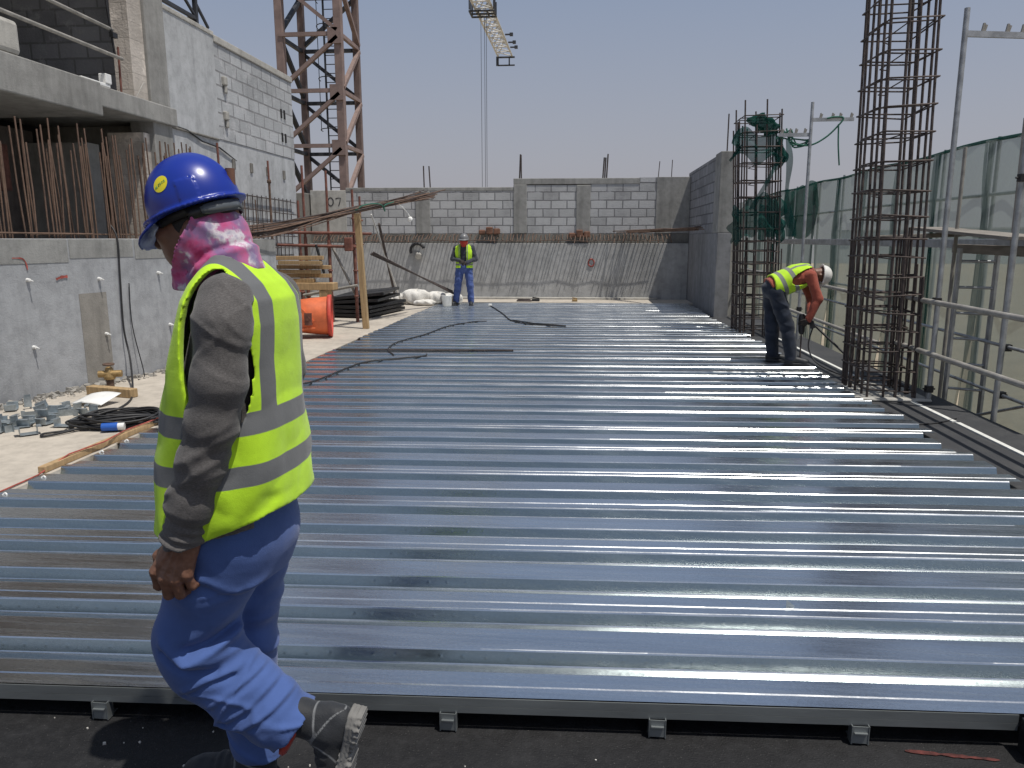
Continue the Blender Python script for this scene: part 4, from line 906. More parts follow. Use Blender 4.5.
hpart('mortar_ledge', M['conc_dark'], [(-6.02, -5.97, 10.85, 12.3, 3.19, 3.222)], .01)
m = MB()
m.tube([(-5.985, 10.86, 3.24), (-5.98, 11.3, 3.215), (-5.98, 11.75, 3.11), (-5.98, 12.3, 3.08), (-5.98, 12.9, 2.93)], [.008, .014, .010, .014, .006], 6); m.build('wall_crack', M['void'], house)
for y, z in ((12.6, 3.55), (12.62, 4.1)):
    m = MB(); m.box(-6.0, -5.93, y - .07, y + .05, z, z + .14); m.box(-5.985, -5.94, y - .03, y + .05, z - .12, z - .002); m.build('mortar_lump', M['conc_pale'], house, bevel=.02)
for y in (12.8, 13.5, 14.2, 15.0):
    m = MB(); m.box(-5.999, -5.975, y - .05, y + .05, 2.78, 2.95); m.build('putlog_hole', M['conc_dark'], house, bevel=.01)
for z in (3.5, 3.95):
    for y in (14.98, 15.14):
        m = MB(); m.box(-5.99, -5.97, y, y + .05, z, z + .17); m.build('block_core', M['void'], house)
m = MB(); m.tube([(-5.88, 4.0, 3.90), (-5.88, 9.62, 3.85)], .022, 10); m.build('guard_pipe', M['tube_dusty'], house)
m = MB(); m.tube([(-5.88, 4.0, 4.26), (-5.98, 9.62, 4.20)], .022, 10); m.build('guard_pipe', M['tube_dusty'], house)
m = MB(); m.tube([(-5.94, 9.63, 3.35), (-5.93, 9.63, 4.0)], .014, 8); m.build('pipe_post', M['prop_red'], house)
m = MB(); m.tube([(-5.96, 9.6, 3.9), (-6.0, 9.5, 5.1)], .014, 8); m.box(-5.98, -5.93, 9.55, 9.65, 4.10, 4.16); m.build('pipe_post', M['black_paint'], house)
m = MB(); m.box(-6.08, -5.93, 8.85, 9.4, 3.455, 3.50); m.box(-6.02, -5.92, 9.3, 9.42, 3.502, 3.62); m.build('white_tray', M['white_plastic'], house, bevel=.01)
m = MB(); m.tube(smoothpath([(-5.93, 9.95, 3.45), (-5.9, 10.02, 3.58), (-5.93, 10.15, 3.67)], 4), .007, 6); m.build('bent_bar', M['conc_pale'], house)
# mesh of bars before the lower block infill
m = MB()
for i, y in enumerate([12.75 + .2 * k for k in range(13)]): m.tube([(-5.95, y, 1.25), (-5.95, y + .02, 2.40)], .009, 6)
for z in (1.45, 1.68, 1.9, 2.12, 2.36): m.tube([(-5.935, 12.6, z + .02), (-5.935, 15.4, z - .02)], .009, 6)
m.build('bar_mesh', M['rust_dark'], house)
# steel frame standing on the roof
fr = empty('lattice_tower', (-6.3, 11.6, 4.8), 'dark braced steel tower standing on the house roof against the sky', 'tower')
for p, q in (((-6.12, 10.95, 4.8), (-6.12, 10.95, 6.6)), ((-6.12, 12.1, 4.80), (-6.12, 12.1, 6.6)), ((-7.2, 10.95, 4.8), (-7.2, 10.95, 6.6)), ((-7.2, 12.1, 4.8), (-7.2, 12.1, 6.6))):
    m = MB(); m.bar(p, q, .06); m.build('post', M['crane_black'], fr)
for z in (5.0, 5.32, 6.4):
    for p, q in (((-6.12, 10.95, z), (-6.12, 12.1, z)), ((-7.2, 12.1, z), (-6.12, 12.1, z))):
        m = MB(); m.bar(p, q, .05); m.build('beam', M['crane_black'], fr)
for p, q in (((-6.12, 11.6, 5.32), (-6.12, 12.1, 5.02)), ((-6.12, 12.1, 5.25), (-6.10, 12.45, 4.95))):
    m = MB(); m.bar(p, q, .035); m.build('brace', M['crane_black'], fr)

# ------------------------------------------------------------------ back wall
bwall = empty('back_wall', (-3, 20.8, -.1), 'long back wall of board marked concrete below and grey blockwork above', 'wall')
YB = 20.8
# it follows the rib direction; built in a frame of its own
bwall.rotation_euler = (0, 0, 0)
def bpart(name, mat, boxes, bevel=0.):
    m = MB()
    for (x0, x1, y0, y1, z0, z1) in boxes:
        vs = [(x, YB + y + x * math.tan(R(1.6)), z) for x in (x0, x1) for y in (y0, y1) for z in (z0, z1)]
        m.add(vs, [(0, 1, 3, 2), (4, 6, 7, 5), (0, 4, 5, 1), (2, 3, 7, 6), (0, 2, 6, 4), (1, 5, 7, 3)])
    return m.build(name, mat, bwall, bevel=bevel)
bpart('lower_wall', M['conc_back'], [(-12, 2.80, 0, .5, -.2, 1.50)], .01)
bpart('ledge', M['conc_dark'], [(-12, 2.80, .10, .5, 1.502, 1.76)], .015)
bpart('base_kerb', M['conc_pale'], [(-12, 2.0, -.22, -.002, -.1, .045)], .01)
XS = [-4.42, -1.75, -.05]
bpart('block_panel', M['block_back'], [(-6.55, -4.62, .10, .45, 1.762, 2.90)]); bpart('block_panel', M['block_back'], [(-4.22, -1.93, .10, .45, 1.762, 2.90)])
bpart('block_panel', M['block_back'], [(-1.57, -.23, .10, .45, 1.762, 3.04)]); bpart('block_panel', M['block_back'], [(.15, 1.9, .10, .45, 1.762, 3.10)])
for a, b_, z in ((-4.62, -4.22, 2.90), (-1.93, -1.57, 3.06), (-.23, .15, 3.04)): bpart('pilaster', M['conc_grey'], [(a, b_, .075, .45, 1.762, z)], .015)
bpart('concrete_panel', M['conc_pale'], [(-7.55, -6.552, .09, .45, 1.762, 2.93)], .01); bpart('concrete_panel', M['conc_grey'], [(1.902, 2.80, .085, .45, 1.762, 3.24)], .01)
bpart('coping_beam', M['conc_grey'], [(-6.55, -1.932, .09, .47, 2.902, 2.995)], .012); bpart('coping_beam', M['conc_grey'], [(-1.93, 1.45, .085, .47, 3.062, 3.22)], .012)
bpart('coping_block', M['block_back'], [(1.452, 1.9, .10, .45, 3.102, 3.23)])
bpart('end_column', M['conc_dark'], [(-8.05, -7.58, -.25, .3, -.1, 2.85)], .02)
# dowel bars bent out over the ledge: their shadows streak the wall below
rr = random.Random(31); x = -7.4; nb = 0
while x < 2.55 and nb < 98:
    y = YB + x * math.tan(R(1.6)); o_ = rr.uniform(.20, .27)
    m = MB(); m.tube([(x, y + .12, 1.72 + rr.uniform(-.03, .05)), (x + rr.uniform(-.02, .02), y - o_ * .4, 1.68 + rr.uniform(-.05, .05)), (x + rr.uniform(-.03, .03), y - o_, 1.52 + rr.uniform(-.02, .10))], .0135, 6)
    m.build('dowel_bar', M['rust'], bwall); nb += 1; x += rr.uniform(.075, .135)
m = MB(); m.tube([(xx, YB + xx * math.tan(R(1.6)) - .21 + rr.uniform(-.015, .015), 1.57 + rr.uniform(-.02, .02)) for xx in [-7.4 + .5 * i for i in range(20)]], .009, 6); m.build('tie_bar', M['rust'], bwall)
for x, zb, n_ in ((-4.4, 2.99, 2), (-1.78, 3.21, 2), (.47, 3.21, 3), (1.95, 3.23, 1), (2.3, 3.23, 1)):
    for i in range(n_):
        m = MB(); y = YB + .25 + x * math.tan(R(1.6)); xx = x + i * (.17 if x < -3 else .05)
        m.tube([(xx, y, zb), (xx + rr.uniform(-.03, .03), y, zb + (.6 if n_ > 1 else .45) * rr.uniform(.85, 1.1))], .02 if x < 1 else .011, 6); m.build('column_stub_bar', M['rust_dark'], bwall)
def stroke(pts, w, z=.0):
    m = MB(); vs = []
    for i, (a, b_) in enumerate(pts):
        q0 = Vector(pts[max(i - 1, 0)]); q1 = Vector(pts[min(i + 1, len(pts) - 1)]); t = (q1 - q0).normalized(); nx_, nz_ = -t.y, t.x
        for s_ in (-1, 1):
            xx = a + nx_ * w * s_; vs.append((xx, YB + .085 + xx * math.tan(R(1.6)), b_ + nz_ * w * s_))
    m.add(vs, [(2 * i, 2 * i + 1, 2 * i + 3, 2 * i + 2) for i in range(len(pts) - 1)]); return m
# hand painted figures on the end panel
k0 = [(-6.98 + .075 * math.sin(t), 2.62 + .11 * math.cos(t)) for t in [2 * math.pi * i / 14 for i in range(15)]]
stroke(k0, .016).build('painted_digit', M['marker'], bwall)
stroke([(-6.84, 2.70), (-6.78, 2.72), (-6.70, 2.72), (-6.72, 2.62), (-6.76, 2.50)], .014).build('painted_digit', M['marker'], bwall)
k0 = [(.10 + .08 * math.sin(t), .98 + .10 * math.cos(t)) for t in [2 * math.pi * i / 14 for i in range(15)]]
m = MB()
m.tube([(a + .1, YB - .006 + a * math.tan(R(1.6)), b_) for a, b_ in k0[:-1]], .018, 6, closed=True); m.build('red_ring', M['red_paint'], bwall)
for x, z in ((-2.55, 1.60), (-.1, 1.52)):
    m = MB()
    for i in range(3): m.box(x - .32 + i * .2, x - .14 + i * .2, YB - .05 + x * .028, YB + .09 + x * .028, z + .14, z + (.26, .34, .30)[i])
    m.build('clay_block', M['clay'], bwall, bevel=.03)

# return wall at the right end
ret = empty('return_wall', (3, 18.6, -.1), 'grey block return wall running forward from the right end of the back wall', 'wall')
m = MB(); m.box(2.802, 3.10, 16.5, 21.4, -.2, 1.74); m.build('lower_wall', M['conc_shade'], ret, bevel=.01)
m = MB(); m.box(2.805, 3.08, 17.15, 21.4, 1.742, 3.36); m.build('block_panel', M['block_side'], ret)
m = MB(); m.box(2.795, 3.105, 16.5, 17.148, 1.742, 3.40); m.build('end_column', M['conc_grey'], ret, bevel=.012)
m = MB(); m.tube([(2.93, 16.6, 3.38), (2.93, 16.6, 4.15)], .014, 6); m.build('column_stub_bar', M['rust_dark'], ret)
m = MB(); m.box(3.13, 3.42, 16.9, 17.2, -.2, 2.25); o = m.build('lit_face_column', M['conc_pale'], None, bevel=.012)  # sunlit look of this face is put into the pale colour
tag(o, 'concrete column, its lit face put in as pale colour, beside the end of the return wall', 'column')

# far pale buildings beyond the sand
for i, (x, y, w_, d_, h_) in enumerate(((120, 230, 26, 12, 4.5), (152, 236, 18, 12, 6), (88, 240, 16, 10, 4), (185, 225, 22, 12, 3.6))):
    e = empty('far_building', (x, y, -1.35), None, 'building', 'low pale buildings on the horizon')
    e['label'] = 'low pale flat roofed building far off on the desert horizon'
    m = MB(); m.box(x - w_ / 2, x + w_ / 2, y, y + d_, -1.35, h_); m.build('wall', M['far_pale'], e)
    m = MB(); m.box(x - w_ / 2 - .3, x + w_ / 2 + .3, y - .3, y + d_ + .3, h_ + .01, h_ + .5); m.build('parapet', M['conc_pale'], e)
    for k in range(4):
        m = MB(); xx = x - w_ / 2 + (k + .7) * w_ / 5; m.box(xx, xx + w_ / 12, y - .1, y - .01, h_ * .45, h_ * .75); m.build('window', M['void'], e)

# ------------------------------------------------------------------ debris net fence on the right
fence = empty('net_fence', (5.05, 14, -1.35), 'long fence of pale green debris netting on grey posts along the right edge', 'fence')
rr = random.Random(41); y0 = 5.2; k = 0
def ftop(y): return 2.80 + .018 * math.sin(y * 1.9)
while y0 < 25:
    wd = rr.uniform(1.35, 1.9); ph = rr.uniform(0, 6); am = rr.uniform(.02, .05); sk = rr.uniform(-.12, .12); nb = rr.uniform(-1.25, -1.15)
    def fn(u, v, y0=y0, wd=wd, ph=ph, am=am, sk=sk, nb=nb):
        y = y0 + wd * u + sk * (1 - v) * (u - .5)
        ed = math.exp(-(u / .10) ** 2) + math.exp(-((1 - u) / .10) ** 2)
        x = 5.05 + am * math.sin(u * 11 + ph + v * 1.5) * (1 - .4 * v) + .05 * ed * math.sin(v * 7 + ph) + .03 * math.sin(v * 5 + u * 3 + ph)
        zt = ftop(y); return (x, y, nb + (zt - nb) * v)
    m = MB(); vs, fs = sheetgrid(fn, 28, 22); m.add(vs, fs, 0, True); m.build('net_panel', M['net_pale'], fence)
    # gathered fold where two widths of net meet
    def fd(u, v, y0=y0, ph=ph):
        a = u * 5.5 + ph; g_ = .04 + .13 * abs(math.sin(v * 2.2 + ph)) * (1 - v * .3)
        return (5.02 + .02 * math.sin(a * 2), y0 - .05 + (u - .5) * 2 * g_ + .05 * (1 - v) * math.sin(ph), -1.1 + (ftop(y0) + 1.1) * v)
    m = MB(); vs, fs = sheetgrid(fd, 14, 14); m.add(vs, fs, 0, True); m.build('net_fold', M['net_mid'] if k % 3 == 1 else M['net_pale'], fence)
    m = MB(); m.tube([(5.14, y0 - .02, -1.4), (5.13, y0, 2.86)], .024, 8); m.build('post', M['tube'], fence)
    y0 += wd; k += 1
for z in (2.14, .7):
    m = MB(); m.tube([(5.10, 5, z), (5.10, 14.5, z + .03), (5.10, 25, z)], .022, 8); m.build('rail', M['tube'], fence)
m = MB(); m.tube([(5.04, 5 + i * .5, ftop(5 + i * .5) + .005) for i in range(41)], .022, 6); m.build('top_hem', M['net_dark'], fence)
# dark end sheet hanging loose by the far cage
def fn(u, v):
    y = 17.2 + 2.3 * u; sag = .22 * math.sin(math.pi * u)
    return (4.95 + .10 * math.sin(9 * u + 3 * v) * (1 - v * .4), y, 1.95 - sag - .1 + (ftop(y) - 1.85 + sag) * v + .05 * math.sin(14 * u))
m = MB(); vs, fs = sheetgrid(fn, 30, 14); m.add(vs, fs, 0, True); m.build('net_flap', M['net_dark'], fence)

# ------------------------------------------------------------------ edge scaffold
scaf = empty('edge_scaffold', (3.6, 10, -.4), 'grey tube scaffold with guard rails and a plank along the right slab edge', 'scaffold')
def spart(name, pts, r, mat='tube', n=10):
    m = MB(); m.tube(pts, r, n); return m.build(name, M[mat], scaf)
spart('standard', [(3.585, 7.99, -.05), (3.62, 8.12, 3.78)], .026); spart('standard', [(3.60, 12.95, -.05), (3.62, 13.1, 3.77)], .026)
spart('standard', [(3.93, 7.38, -1.35), (3.95, 7.45, 2.86)], .026); spart('standard', [(4.15, 8.97, -1.35), (4.17, 9.05, 2.6)], .020, 'tube_dusty')
spart('standard', [(4.6, 8.62, -1.35), (4.58, 8.7, 2.85)], .024, 'tube_dusty'); spart('standard', [(4.3, 12.6, -1.35), (4.3, 12.7, 2.0)], .022, 'tube_dusty'); spart('standard', [(4.3, 17.5, -1.35), (4.3, 17.5, 2.0)], .022, 'tube_dusty')
for z in (.985, .475):
    spart('guard_rail', [(3.44, 5.2, z), (3.44, 8.6, z + .012)], .026, 'tube_dusty'); spart('guard_rail', [(3.40, 8.9, z - .05), (3.42, 14.8, z), (3.45, 20.9, z - .04)], .024, 'tube_dusty')
for z in (.52, .02): spart('rear_rail', [(4.3, 6.2, z), (4.3, 18, z + .05)], .018)
spart('rear_rail', [(4.26, 7.5, .02), (4.05, 8.6, -.4)], .016)
for (a, b_, z) in (((3.62, 8.12), (4.5, 8.3), 3.55), ((3.62, 13.1), (4.28, 13.1), 3.50), ((3.62, 13.1), (3.12, 13.1), 3.27)):
    m = MB(); m.bar((a[0], a[1], z), (b_[0], b_[1], z), .03, .055); o = m.build('transom', M['tube'], scaf)
    for t in (.2, .48, .66, .92):
        m = MB(); x = a[0] + (b_[0] - a[0]) * t; y = a[1] + (b_[1] - a[1]) * t; m.bar((x, y, z + .028), (x + .012, y, z + .10), .022, .02); m.bar((x + .02, y, z + .028), (x + .035, y, z + .085), .01, .02); m.build('wedge', M['tube_dusty'], o)
m = MB(); m.bar((4.6, 7.8, 1.55), (4.6, 19.5, 1.56), .05, .11); m.build('edge_beam', M['tube'], scaf, bevel=.006)
m = MB(); m.bar((4.25, 6.4, 1.47), (4.3, 9.35, 1.50), .04, .10); m.build('edge_beam', M['plank'], scaf, bevel=.006)
m = MB(); m.bar((4.05, 9.5, 1.73), (4.12, 7.5, 1.61), .42, .035); m.build('scaffold_plank', M['plank'], scaf, bevel=.004)
m = MB(); m.bar((3.3, 9.0, 1.62), (4.3, 9.15, 1.66), .10, .05); m.build('scaffold_plank', M['plank'], scaf, bevel=.004)
for p in ((3.585, 8.0, .08), (3.60, 12.97, .98), (3.585, 8.03, .985), (3.60, 12.96, .46), (4.3, 8.0, .52), (4.3, 8.0, .03), (3.94, 7.42, 2.15)):
    m = MB(); m.box(p[0] - .035, p[0] + .035, p[1] - .035, p[1] + .035, p[2] - .035, p[2] + .035); m.tube([(p[0] - .06, p[1], p[2]), (p[0] + .06, p[1], p[2])], .01, 6); m.build('coupler', M['black_paint'], scaf, bevel=.01)

lad = empty('ladder', (4.25, 8.6, -1.35), 'grey aluminium ladder standing behind the guard rails right of the rebar column', 'ladder')
la, lb = Vector((4.07, 8.68, -1.35)), Vector((4.385, 8.53, -1.35)); ltop = Vector((-.02, -.02, 2.86))
for p in (la, lb): m = MB(); m.bar(p, p + ltop, .03, .07, up=(0, 1, 0)); m.build('stile', M['tube'], lad, bevel=.004)
for i in range(10):
    t = (.2 + .28 * i) / 2.86; m = MB(); m.tube([la + ltop * t, lb + ltop * t], .015, 8); m.build('rung', M['tube'], lad)

# ------------------------------------------------------------------ rebar column cages
def cage(name, cx, cy, wx, wy, ztop, label, seed, lean=(0, 0), zb=-.06):
    e = empty(name, (cx, cy, zb), label, 'rebar column', 'rebar column cages along the right edge'); rr = random.Random(seed)
    pos = []
    for sx in (-1, 1):
        for t in (-1, -.55, -.1, .35, .7, 1): pos.append((sx * wx / 2, t * wy / 2))
    for sy in (-1, 1):
        for t in (-.28, .22): pos.append((t * wx / 2, sy * wy / 2))
    for (x, y) in pos:
        h = ztop + rr.uniform(-.35, .12); m = MB(); j = lambda a: rr.uniform(-a, a)
        m.tube([(cx + x + j(.008), cy + y + j(.008), zb), (cx + x + lean[0] * .4 + j(.012), cy + y + j(.012), h * .45), (cx + x + lean[0] + j(.02), cy + y + lean[1] + j(.02), h)], .0135, 7); m.build('vertical_bar', M['rust_dark'], e)
    for (x, y) in pos:
        if rr.random() < .6:
            h = rr.uniform(1.2, 1.75); a, b_ = rr.uniform(-.035, .035), rr.uniform(-.035, .035); m = MB()
            m.tube([(cx + x + a, cy + y + b_, zb), (cx + x + a * .8 + lean[0] * .3, cy + y + b_, h)], .0115, 7); m.build('lap_bar', M['rust_dark'], e)
    z = .05
    while z < ztop - .12:
        t = z / ztop; ox, oy = cx + lean[0] * t, cy + lean[1] * t; hx, hy = wx / 2 + .014, wy / 2 + .014
        tl = [rr.uniform(-.022, .022) for _ in range(4)]
        m = MB(); m.tube([(ox - hx, oy - hy, z + tl[0]), (ox + hx, oy - hy, z + tl[1]), (ox + hx, oy + hy, z + tl[2]), (ox - hx, oy + hy, z + tl[3])], .0085, 6, closed=True); m.build('tie', M['rust_dark'], e)
        m = MB(); dz = rr.uniform(.004, .016); f_ = rr.choice((.28, .5))
        m.tube([(ox - hx, oy - hy * f_, z + dz), (ox + hx, oy - hy * f_, z + dz + tl[1]), (ox + hx, oy + hy * f_, z + dz + tl[0]), (ox - hx, oy + hy * f_, z + dz)], .0085, 6, closed=True); m.build('tie', M['rust_dark'], e)
        if rr.random() < .7:
            m = MB(); m.tube([(ox - wx * .14, oy - hy, z - .02), (ox - wx * .14 + .03, oy + hy, z - .02 + tl[0]), (ox + hx * .2, oy + hy + .05, z - .03)], .0065, 6); m.build('cross_tie', M['rust_dark'], e)
        z += (.20 if z < 1.75 else .265) + rr.uniform(-.02, .02)
    return e
cg = cage('rebar_column', 3.21, 8.40, .46, .76, 4.35, 'near rebar column of bare dark bars rising out of the frame', 51, (-.10, .0))
for i in range(0):
    rr = random.Random(60 + i); m = MB(); z = 2.2 + .16 * i; x = 3.1 + rr.uniform(-.2, .3)
    m.lathe([(.0, -.012), (.032, -.012), (.036, 0), (.032, .012), (0, .012)], (0, 0, 0), 12, 0, Matrix.Translation((x, 8.06, z * (1.05 + .1 * i))) @ Matrix.Rotation(R(90), 4, 'X')); m.build('spacer_wheel', M['black_paint'], cg)
cage('rebar_column', 3.05, 13.75, .60, .86, 3.75, 'far rebar column tangled in torn green netting beyond the bending worker', 52, (-.14, 0))
m = MB(); m.box(2.86, 3.60, 7.92, 8.85, -.05, -.02); o = m.build('mortar_pad', M['conc_pale'], None, bevel=.02); tag(o, 'pale spilt mortar pad under the near rebar column', 'mortar')
# torn net wrapped on the far cage
nt_ = empty('torn_netting', (3.05, 13.7, 1.2), 'torn dark green netting draped over the far rebar column', 'netting')
def wrap(u, v):
    a = math.pi * (-.95 + 1.35 * u); r_ = .52 + .05 * math.sin(a * 5 + v * 9) + .04 * math.sin(v * 17 + a * 2)
    return (2.98 + r_ * .86 * math.cos(a), 13.75 + r_ * .85 * math.sin(a), 1.62 + .62 * v + .10 * math.sin(a * 3) + .05 * math.sin(a * 11))
m = MB(); vs, fs = sheetgrid(wrap, 50, 16); m.add(vs, fs, 0, True); m.build('lower_wrap', M['net_mid'], nt_)
def wrap2(u, v):
    a = math.pi * (-.9 + 1.1 * u); r_ = .50 + .06 * math.sin(a * 4 + v * 6) + .05 * math.sin(v * 23)
    return (2.93 + r_ * .86 * math.cos(a), 13.75 + r_ * .85 * math.sin(a), 2.95 + (.38 + .1 * math.sin(a * 2.4)) * v + .09 * math.sin(a * 5 + 1) - .12 * u)
m = MB(); vs, fs = sheetgrid(wrap2, 50, 12); m.add(vs, fs, 0, True); m.build('upper_wrap', M['net_mid'], nt_)
def strip(u, v):
    z = 3.25 - 1.6 * v; w_ = .05 + .10 * v
    return (3.30 + (u - .3) * w_ + .03 * math.sin(v * 8) + .12 * v, 13.3 + .08 * math.sin(v * 9 + u * 3), z)
m = MB(); vs, fs = sheetgrid(strip, 8, 30); m.add(vs, fs, 0, True); m.build('hanging_strip', M['net_mid'], nt_)
def strip2(u, v): return (3.22 - .42 * v + (u - .5) * (.05 + .05 * v), 13.28 + .03 * math.sin(v * 9), 2.95 - .85 * v)
m = MB(); vs, fs = sheetgrid(strip2, 6, 20); m.add(vs, fs, 0, True); m.build('hanging_strip', M['net_mid'], nt_)
rr = random.Random(77); pts = []
def knot(u, v):
    a = 2 * math.pi * u; b_ = math.pi * (v - .5); q = 1 + .3 * math.sin(a * 3 + v * 9) * math.cos(b_) + .16 * math.sin(a * 7 - v * 13)
    return (2.97 + .21 * q * math.cos(a) * math.cos(b_), 13.5 + .20 * q * math.sin(a) * math.cos(b_), 3.50 + .12 * q * math.sin(b_) - .05 * math.cos(a))
m = MB(); vs, fs = sheetgrid(knot, 40, 24); m.add(vs, fs, 0, True); m.build('bunched_net', M['net_dark'], nt_)
m = MB()
for i in range(7):
    a = rr.uniform(-.1, .1); m.tube(smoothpath([(3.2 + a, 13.2, 3.32 + a), (3.32, 13.1, 3.2 + rr.uniform(-.1, .15)), (3.45 + a, 13.12, 3.12 + rr.uniform(-.06, .1)), (3.6, 13.1, 3.16 + a * .5)], 5), .012, 5)
m.build('frayed_cords', M['green_rope'], nt_)
m = MB(); m.tube(smoothpath([(3.32, 13.15, 3.16), (3.6, 13.08, 3.10), (3.85, 13.06, 3.22), (4.05, 13.06, 3.42), (4.10, 13.06, 3.52), (3.95, 13.05, 3.53), (3.85, 13.05, 3.51)], 6), .014, 6)
m.tube(smoothpath([(4.03, 13.04, 3.42), (4.05, 13.04, 3.1), (4.09, 13.04, 2.78)], 6), .012, 6); o = m.build('green_rope', M['green_rope']); tag(o, 'dark green rope tied from the far rebar column over the scaffold arm', 'rope')

# white edge line on the bitumen strip
m = MB()
for ya, yb, xa, xb in ((3.2, 7.02, 3.46, 3.43), (7.06, 8.0, 3.42, 3.405), (8.95, 13.0, 3.34, 3.30)):
    m.bar((xa, ya, -.046), (xb, yb, -.046), .045, .012)
o = m.build('white_edge_line', M['white_rope']); tag(o, 'white strip running along the dark right edge of the floor', 'edge strip')
m = MB(); m.tube(smoothpath([(2.75, 7.75, -.045), (2.95, 7.0, -.045), (3.2, 6.98, -.045), (3.5, 7.2, -.045)], 6), .007, 6); o = m.build('thin_cable', M['black_rubber']); tag(o, 'thin black cable crossing the dark strip in front of the near rebar column', 'cable')

# ------------------------------------------------------------------ red propping rack with timbers on the left
rack = empty('prop_rack', (-5, 14.8, 0), 'rusty red prop scaffold standing left of the timber post', 'scaffold')
rr = random.Random(13)
for x, y, h in ((-5.42, 14.5, 3.0), (-4.95, 14.5, 2.9), (-4.46, 14.55, 2.55), (-5.95, 15.6, 2.4), (-4.75, 16.0, 2.5)):
    m = MB(); m.tube([(x, y, -.012), (x - .01, y, h * .55)], .034, 10); m.tube([(x - .01, y, h * .55), (x - .02, y + .01, h)], .024, 10)
    for z in (.5, 1.0, 1.5, 2.0): m.lathe([(.03, z - .02), (.05, z - .012), (.05, z + .012), (.03, z + .02)], (x - .005, y, 0), 10)
    o = m.build('prop', M['prop_red'], rack)
for x, y, h in ((-5.92, 12.3, 2.36), (-6.35, 12.6, 2.65)): 
    pass
for p, q, mt in (((-6.1, 14.44, 1.74), (-4.35, 14.5, 1.72), 'prop_red'), ((-6.1, 14.42, 1.50), (-4.4, 14.48, 1.46), 'prop_red'), ((-6.0, 15.7, 1.74), (-4.5, 15.9, 1.72), 'prop_red'), ((-5.5, 14.42, .52), (-4.40, 14.44, .72), 'tube_dusty'), ((-6.15, 14.44, .5), (-6.12, 14.46, 1.72), 'black_paint'), ((-5.2, 14.44, 1.5), (-5.05, 14.4, .95), 'black_paint'), ((-4.95, 14.6, 1.5), (-4.46, 14.6, .45), 'tube_dusty')):
    m = MB(); m.tube([p, q], .028, 8); m.build('ledger', M[mt], rack)
m = MB(); m.box(-4.62, -4.46, 14.36, 14.46, 1.38, 1.64); m.build('clamp_plate', M['prop_red'], rack, bevel=.02)
for i, (x, y, h) in enumerate(((-5.72, 11.7, 3.08), (-5.72, 13.6, 3.0))):
    e = empty('steel_prop', (x, y, 0), ('taller' if i == 0 else 'shorter') + ' rusty steel prop with red tip by the bar mesh behind the retaining wall', 'prop', None)
    m = MB(); m.tube([(x, y, -.01), (x, y, h - .35)], .022, 10); m.lathe([(.022, h - .40), (.038, h - .39), (.038, h - .34), (.022, h - .33)], (x, y, 0), 10); m.build('outer_tube', M['rust'], e)
    m = MB(); m.tube([(x, y, h - .35), (x - .005, y, h)], .018, 10); m.build('inner_tube', M['prop_red'], e)
rr = random.Random(15); lab = ['lowest', 'second lowest', 'third from bottom', 'fourth from bottom', 'second from top', 'topmost']
for i in range(6):
    z = .80 + .085 * i; x0 = -5.95 + rr.uniform(-.05, .2); x1 = -4.85 + rr.uniform(-.25, .08); y = 14.0 + rr.uniform(-.08, .08)
    m = MB(); m.bar((x0, y, z + .03), (x1, y + rr.uniform(-.1, .1), z + .03 + rr.uniform(-.008, .008)), .11, .072, up=(0, 0, 1)); o = m.build('timber_beam', M['timber'] if i % 2 else M['timber_post'], bevel=.006)
    tag(o, 'sawn timber beam stacked on the red prop rack, ' + lab[i] + ' of the pile', 'timber', 'timber beams piled on the prop rack')
m = MB(); m.box(-6.0, -4.7, 13.85, 14.15, .66, .795); m.box(-5.9, -5.75, 13.86, 14.14, -.012, .658); m.box(-4.98, -4.82, 13.86, 14.14, -.012, .658); o = m.build('timber_trestle', M['timber'], bevel=.01); tag(o, 'rough timber trestle under the beam pile by the red props', 'trestle')

m = MB(); rr = random.Random(16)
m.bar((-3.97, 13.45, -.012), (-4.05, 13.42, 2.06), .105, .10, up=(0, 1, 0)); o = m.build('timber_post', M['timber_post'], bevel=.006); tag(o, 'upright yellow timber post propping the sagging rebar bundle', 'post')
bd = empty('rebar_bundle', (-4.05, 13.4, 2.1), 'loose bundle of thin rebars resting across the timber post top', 'rebar bundle')
for i in range(24):
    s1, s2 = rr.gauss(0, .13), rr.gauss(0, .05); l0 = rr.uniform(0, .5); z3 = rr.gauss(0, .07)
    pts = [(-5.35 + .2 * l0 + s1 * 1.2, 9.7 + l0, 1.66 + rr.uniform(-.02, .10)), (-4.86 + s1, 11.1, 1.72 + rr.uniform(-.08, .10)), (-4.05 + s2 * .8, 13.42, 2.085 + .013 * (i % 8)), (-3.65 + s2, 14.6, 2.30 + z3 * .5 + .01 * (i % 5)), (-3.2 + s2 * 2 + rr.uniform(-.1, .15), 15.9 + rr.uniform(-.5, .4), 2.52 + z3)]
    m = MB(); m.tube(smoothpath(pts, 5), .0095, 6); m.build('bar', (M['rust_tan'], M['rust_dark'], M['rust'])[i % 3], bd)
m = MB(); m.tube(smoothpath([(-4.1, 13.3, 2.06), (-3.9, 13.36, 2.2), (-3.75, 13.9, 2.24), (-3.72, 14.1, 2.12), (-3.7, 14.0, 2.22), (-3.6, 14.3, 2.3)], 5), .012, 6); m.build('binding_cord', M['green_rope'], bd)
def bag(u, v):
    a = 2 * math.pi * u; b_ = math.pi * v; q = 1 + .25 * math.sin(3 * a + 5 * v) + .15 * math.sin(7 * a - 9 * v)
    return (-3.45 + .04 * q * math.cos(a) * math.sin(b_), 15.0 + .05 * q * math.sin(a) * math.sin(b_), 2.0 + .05 * math.cos(b_))
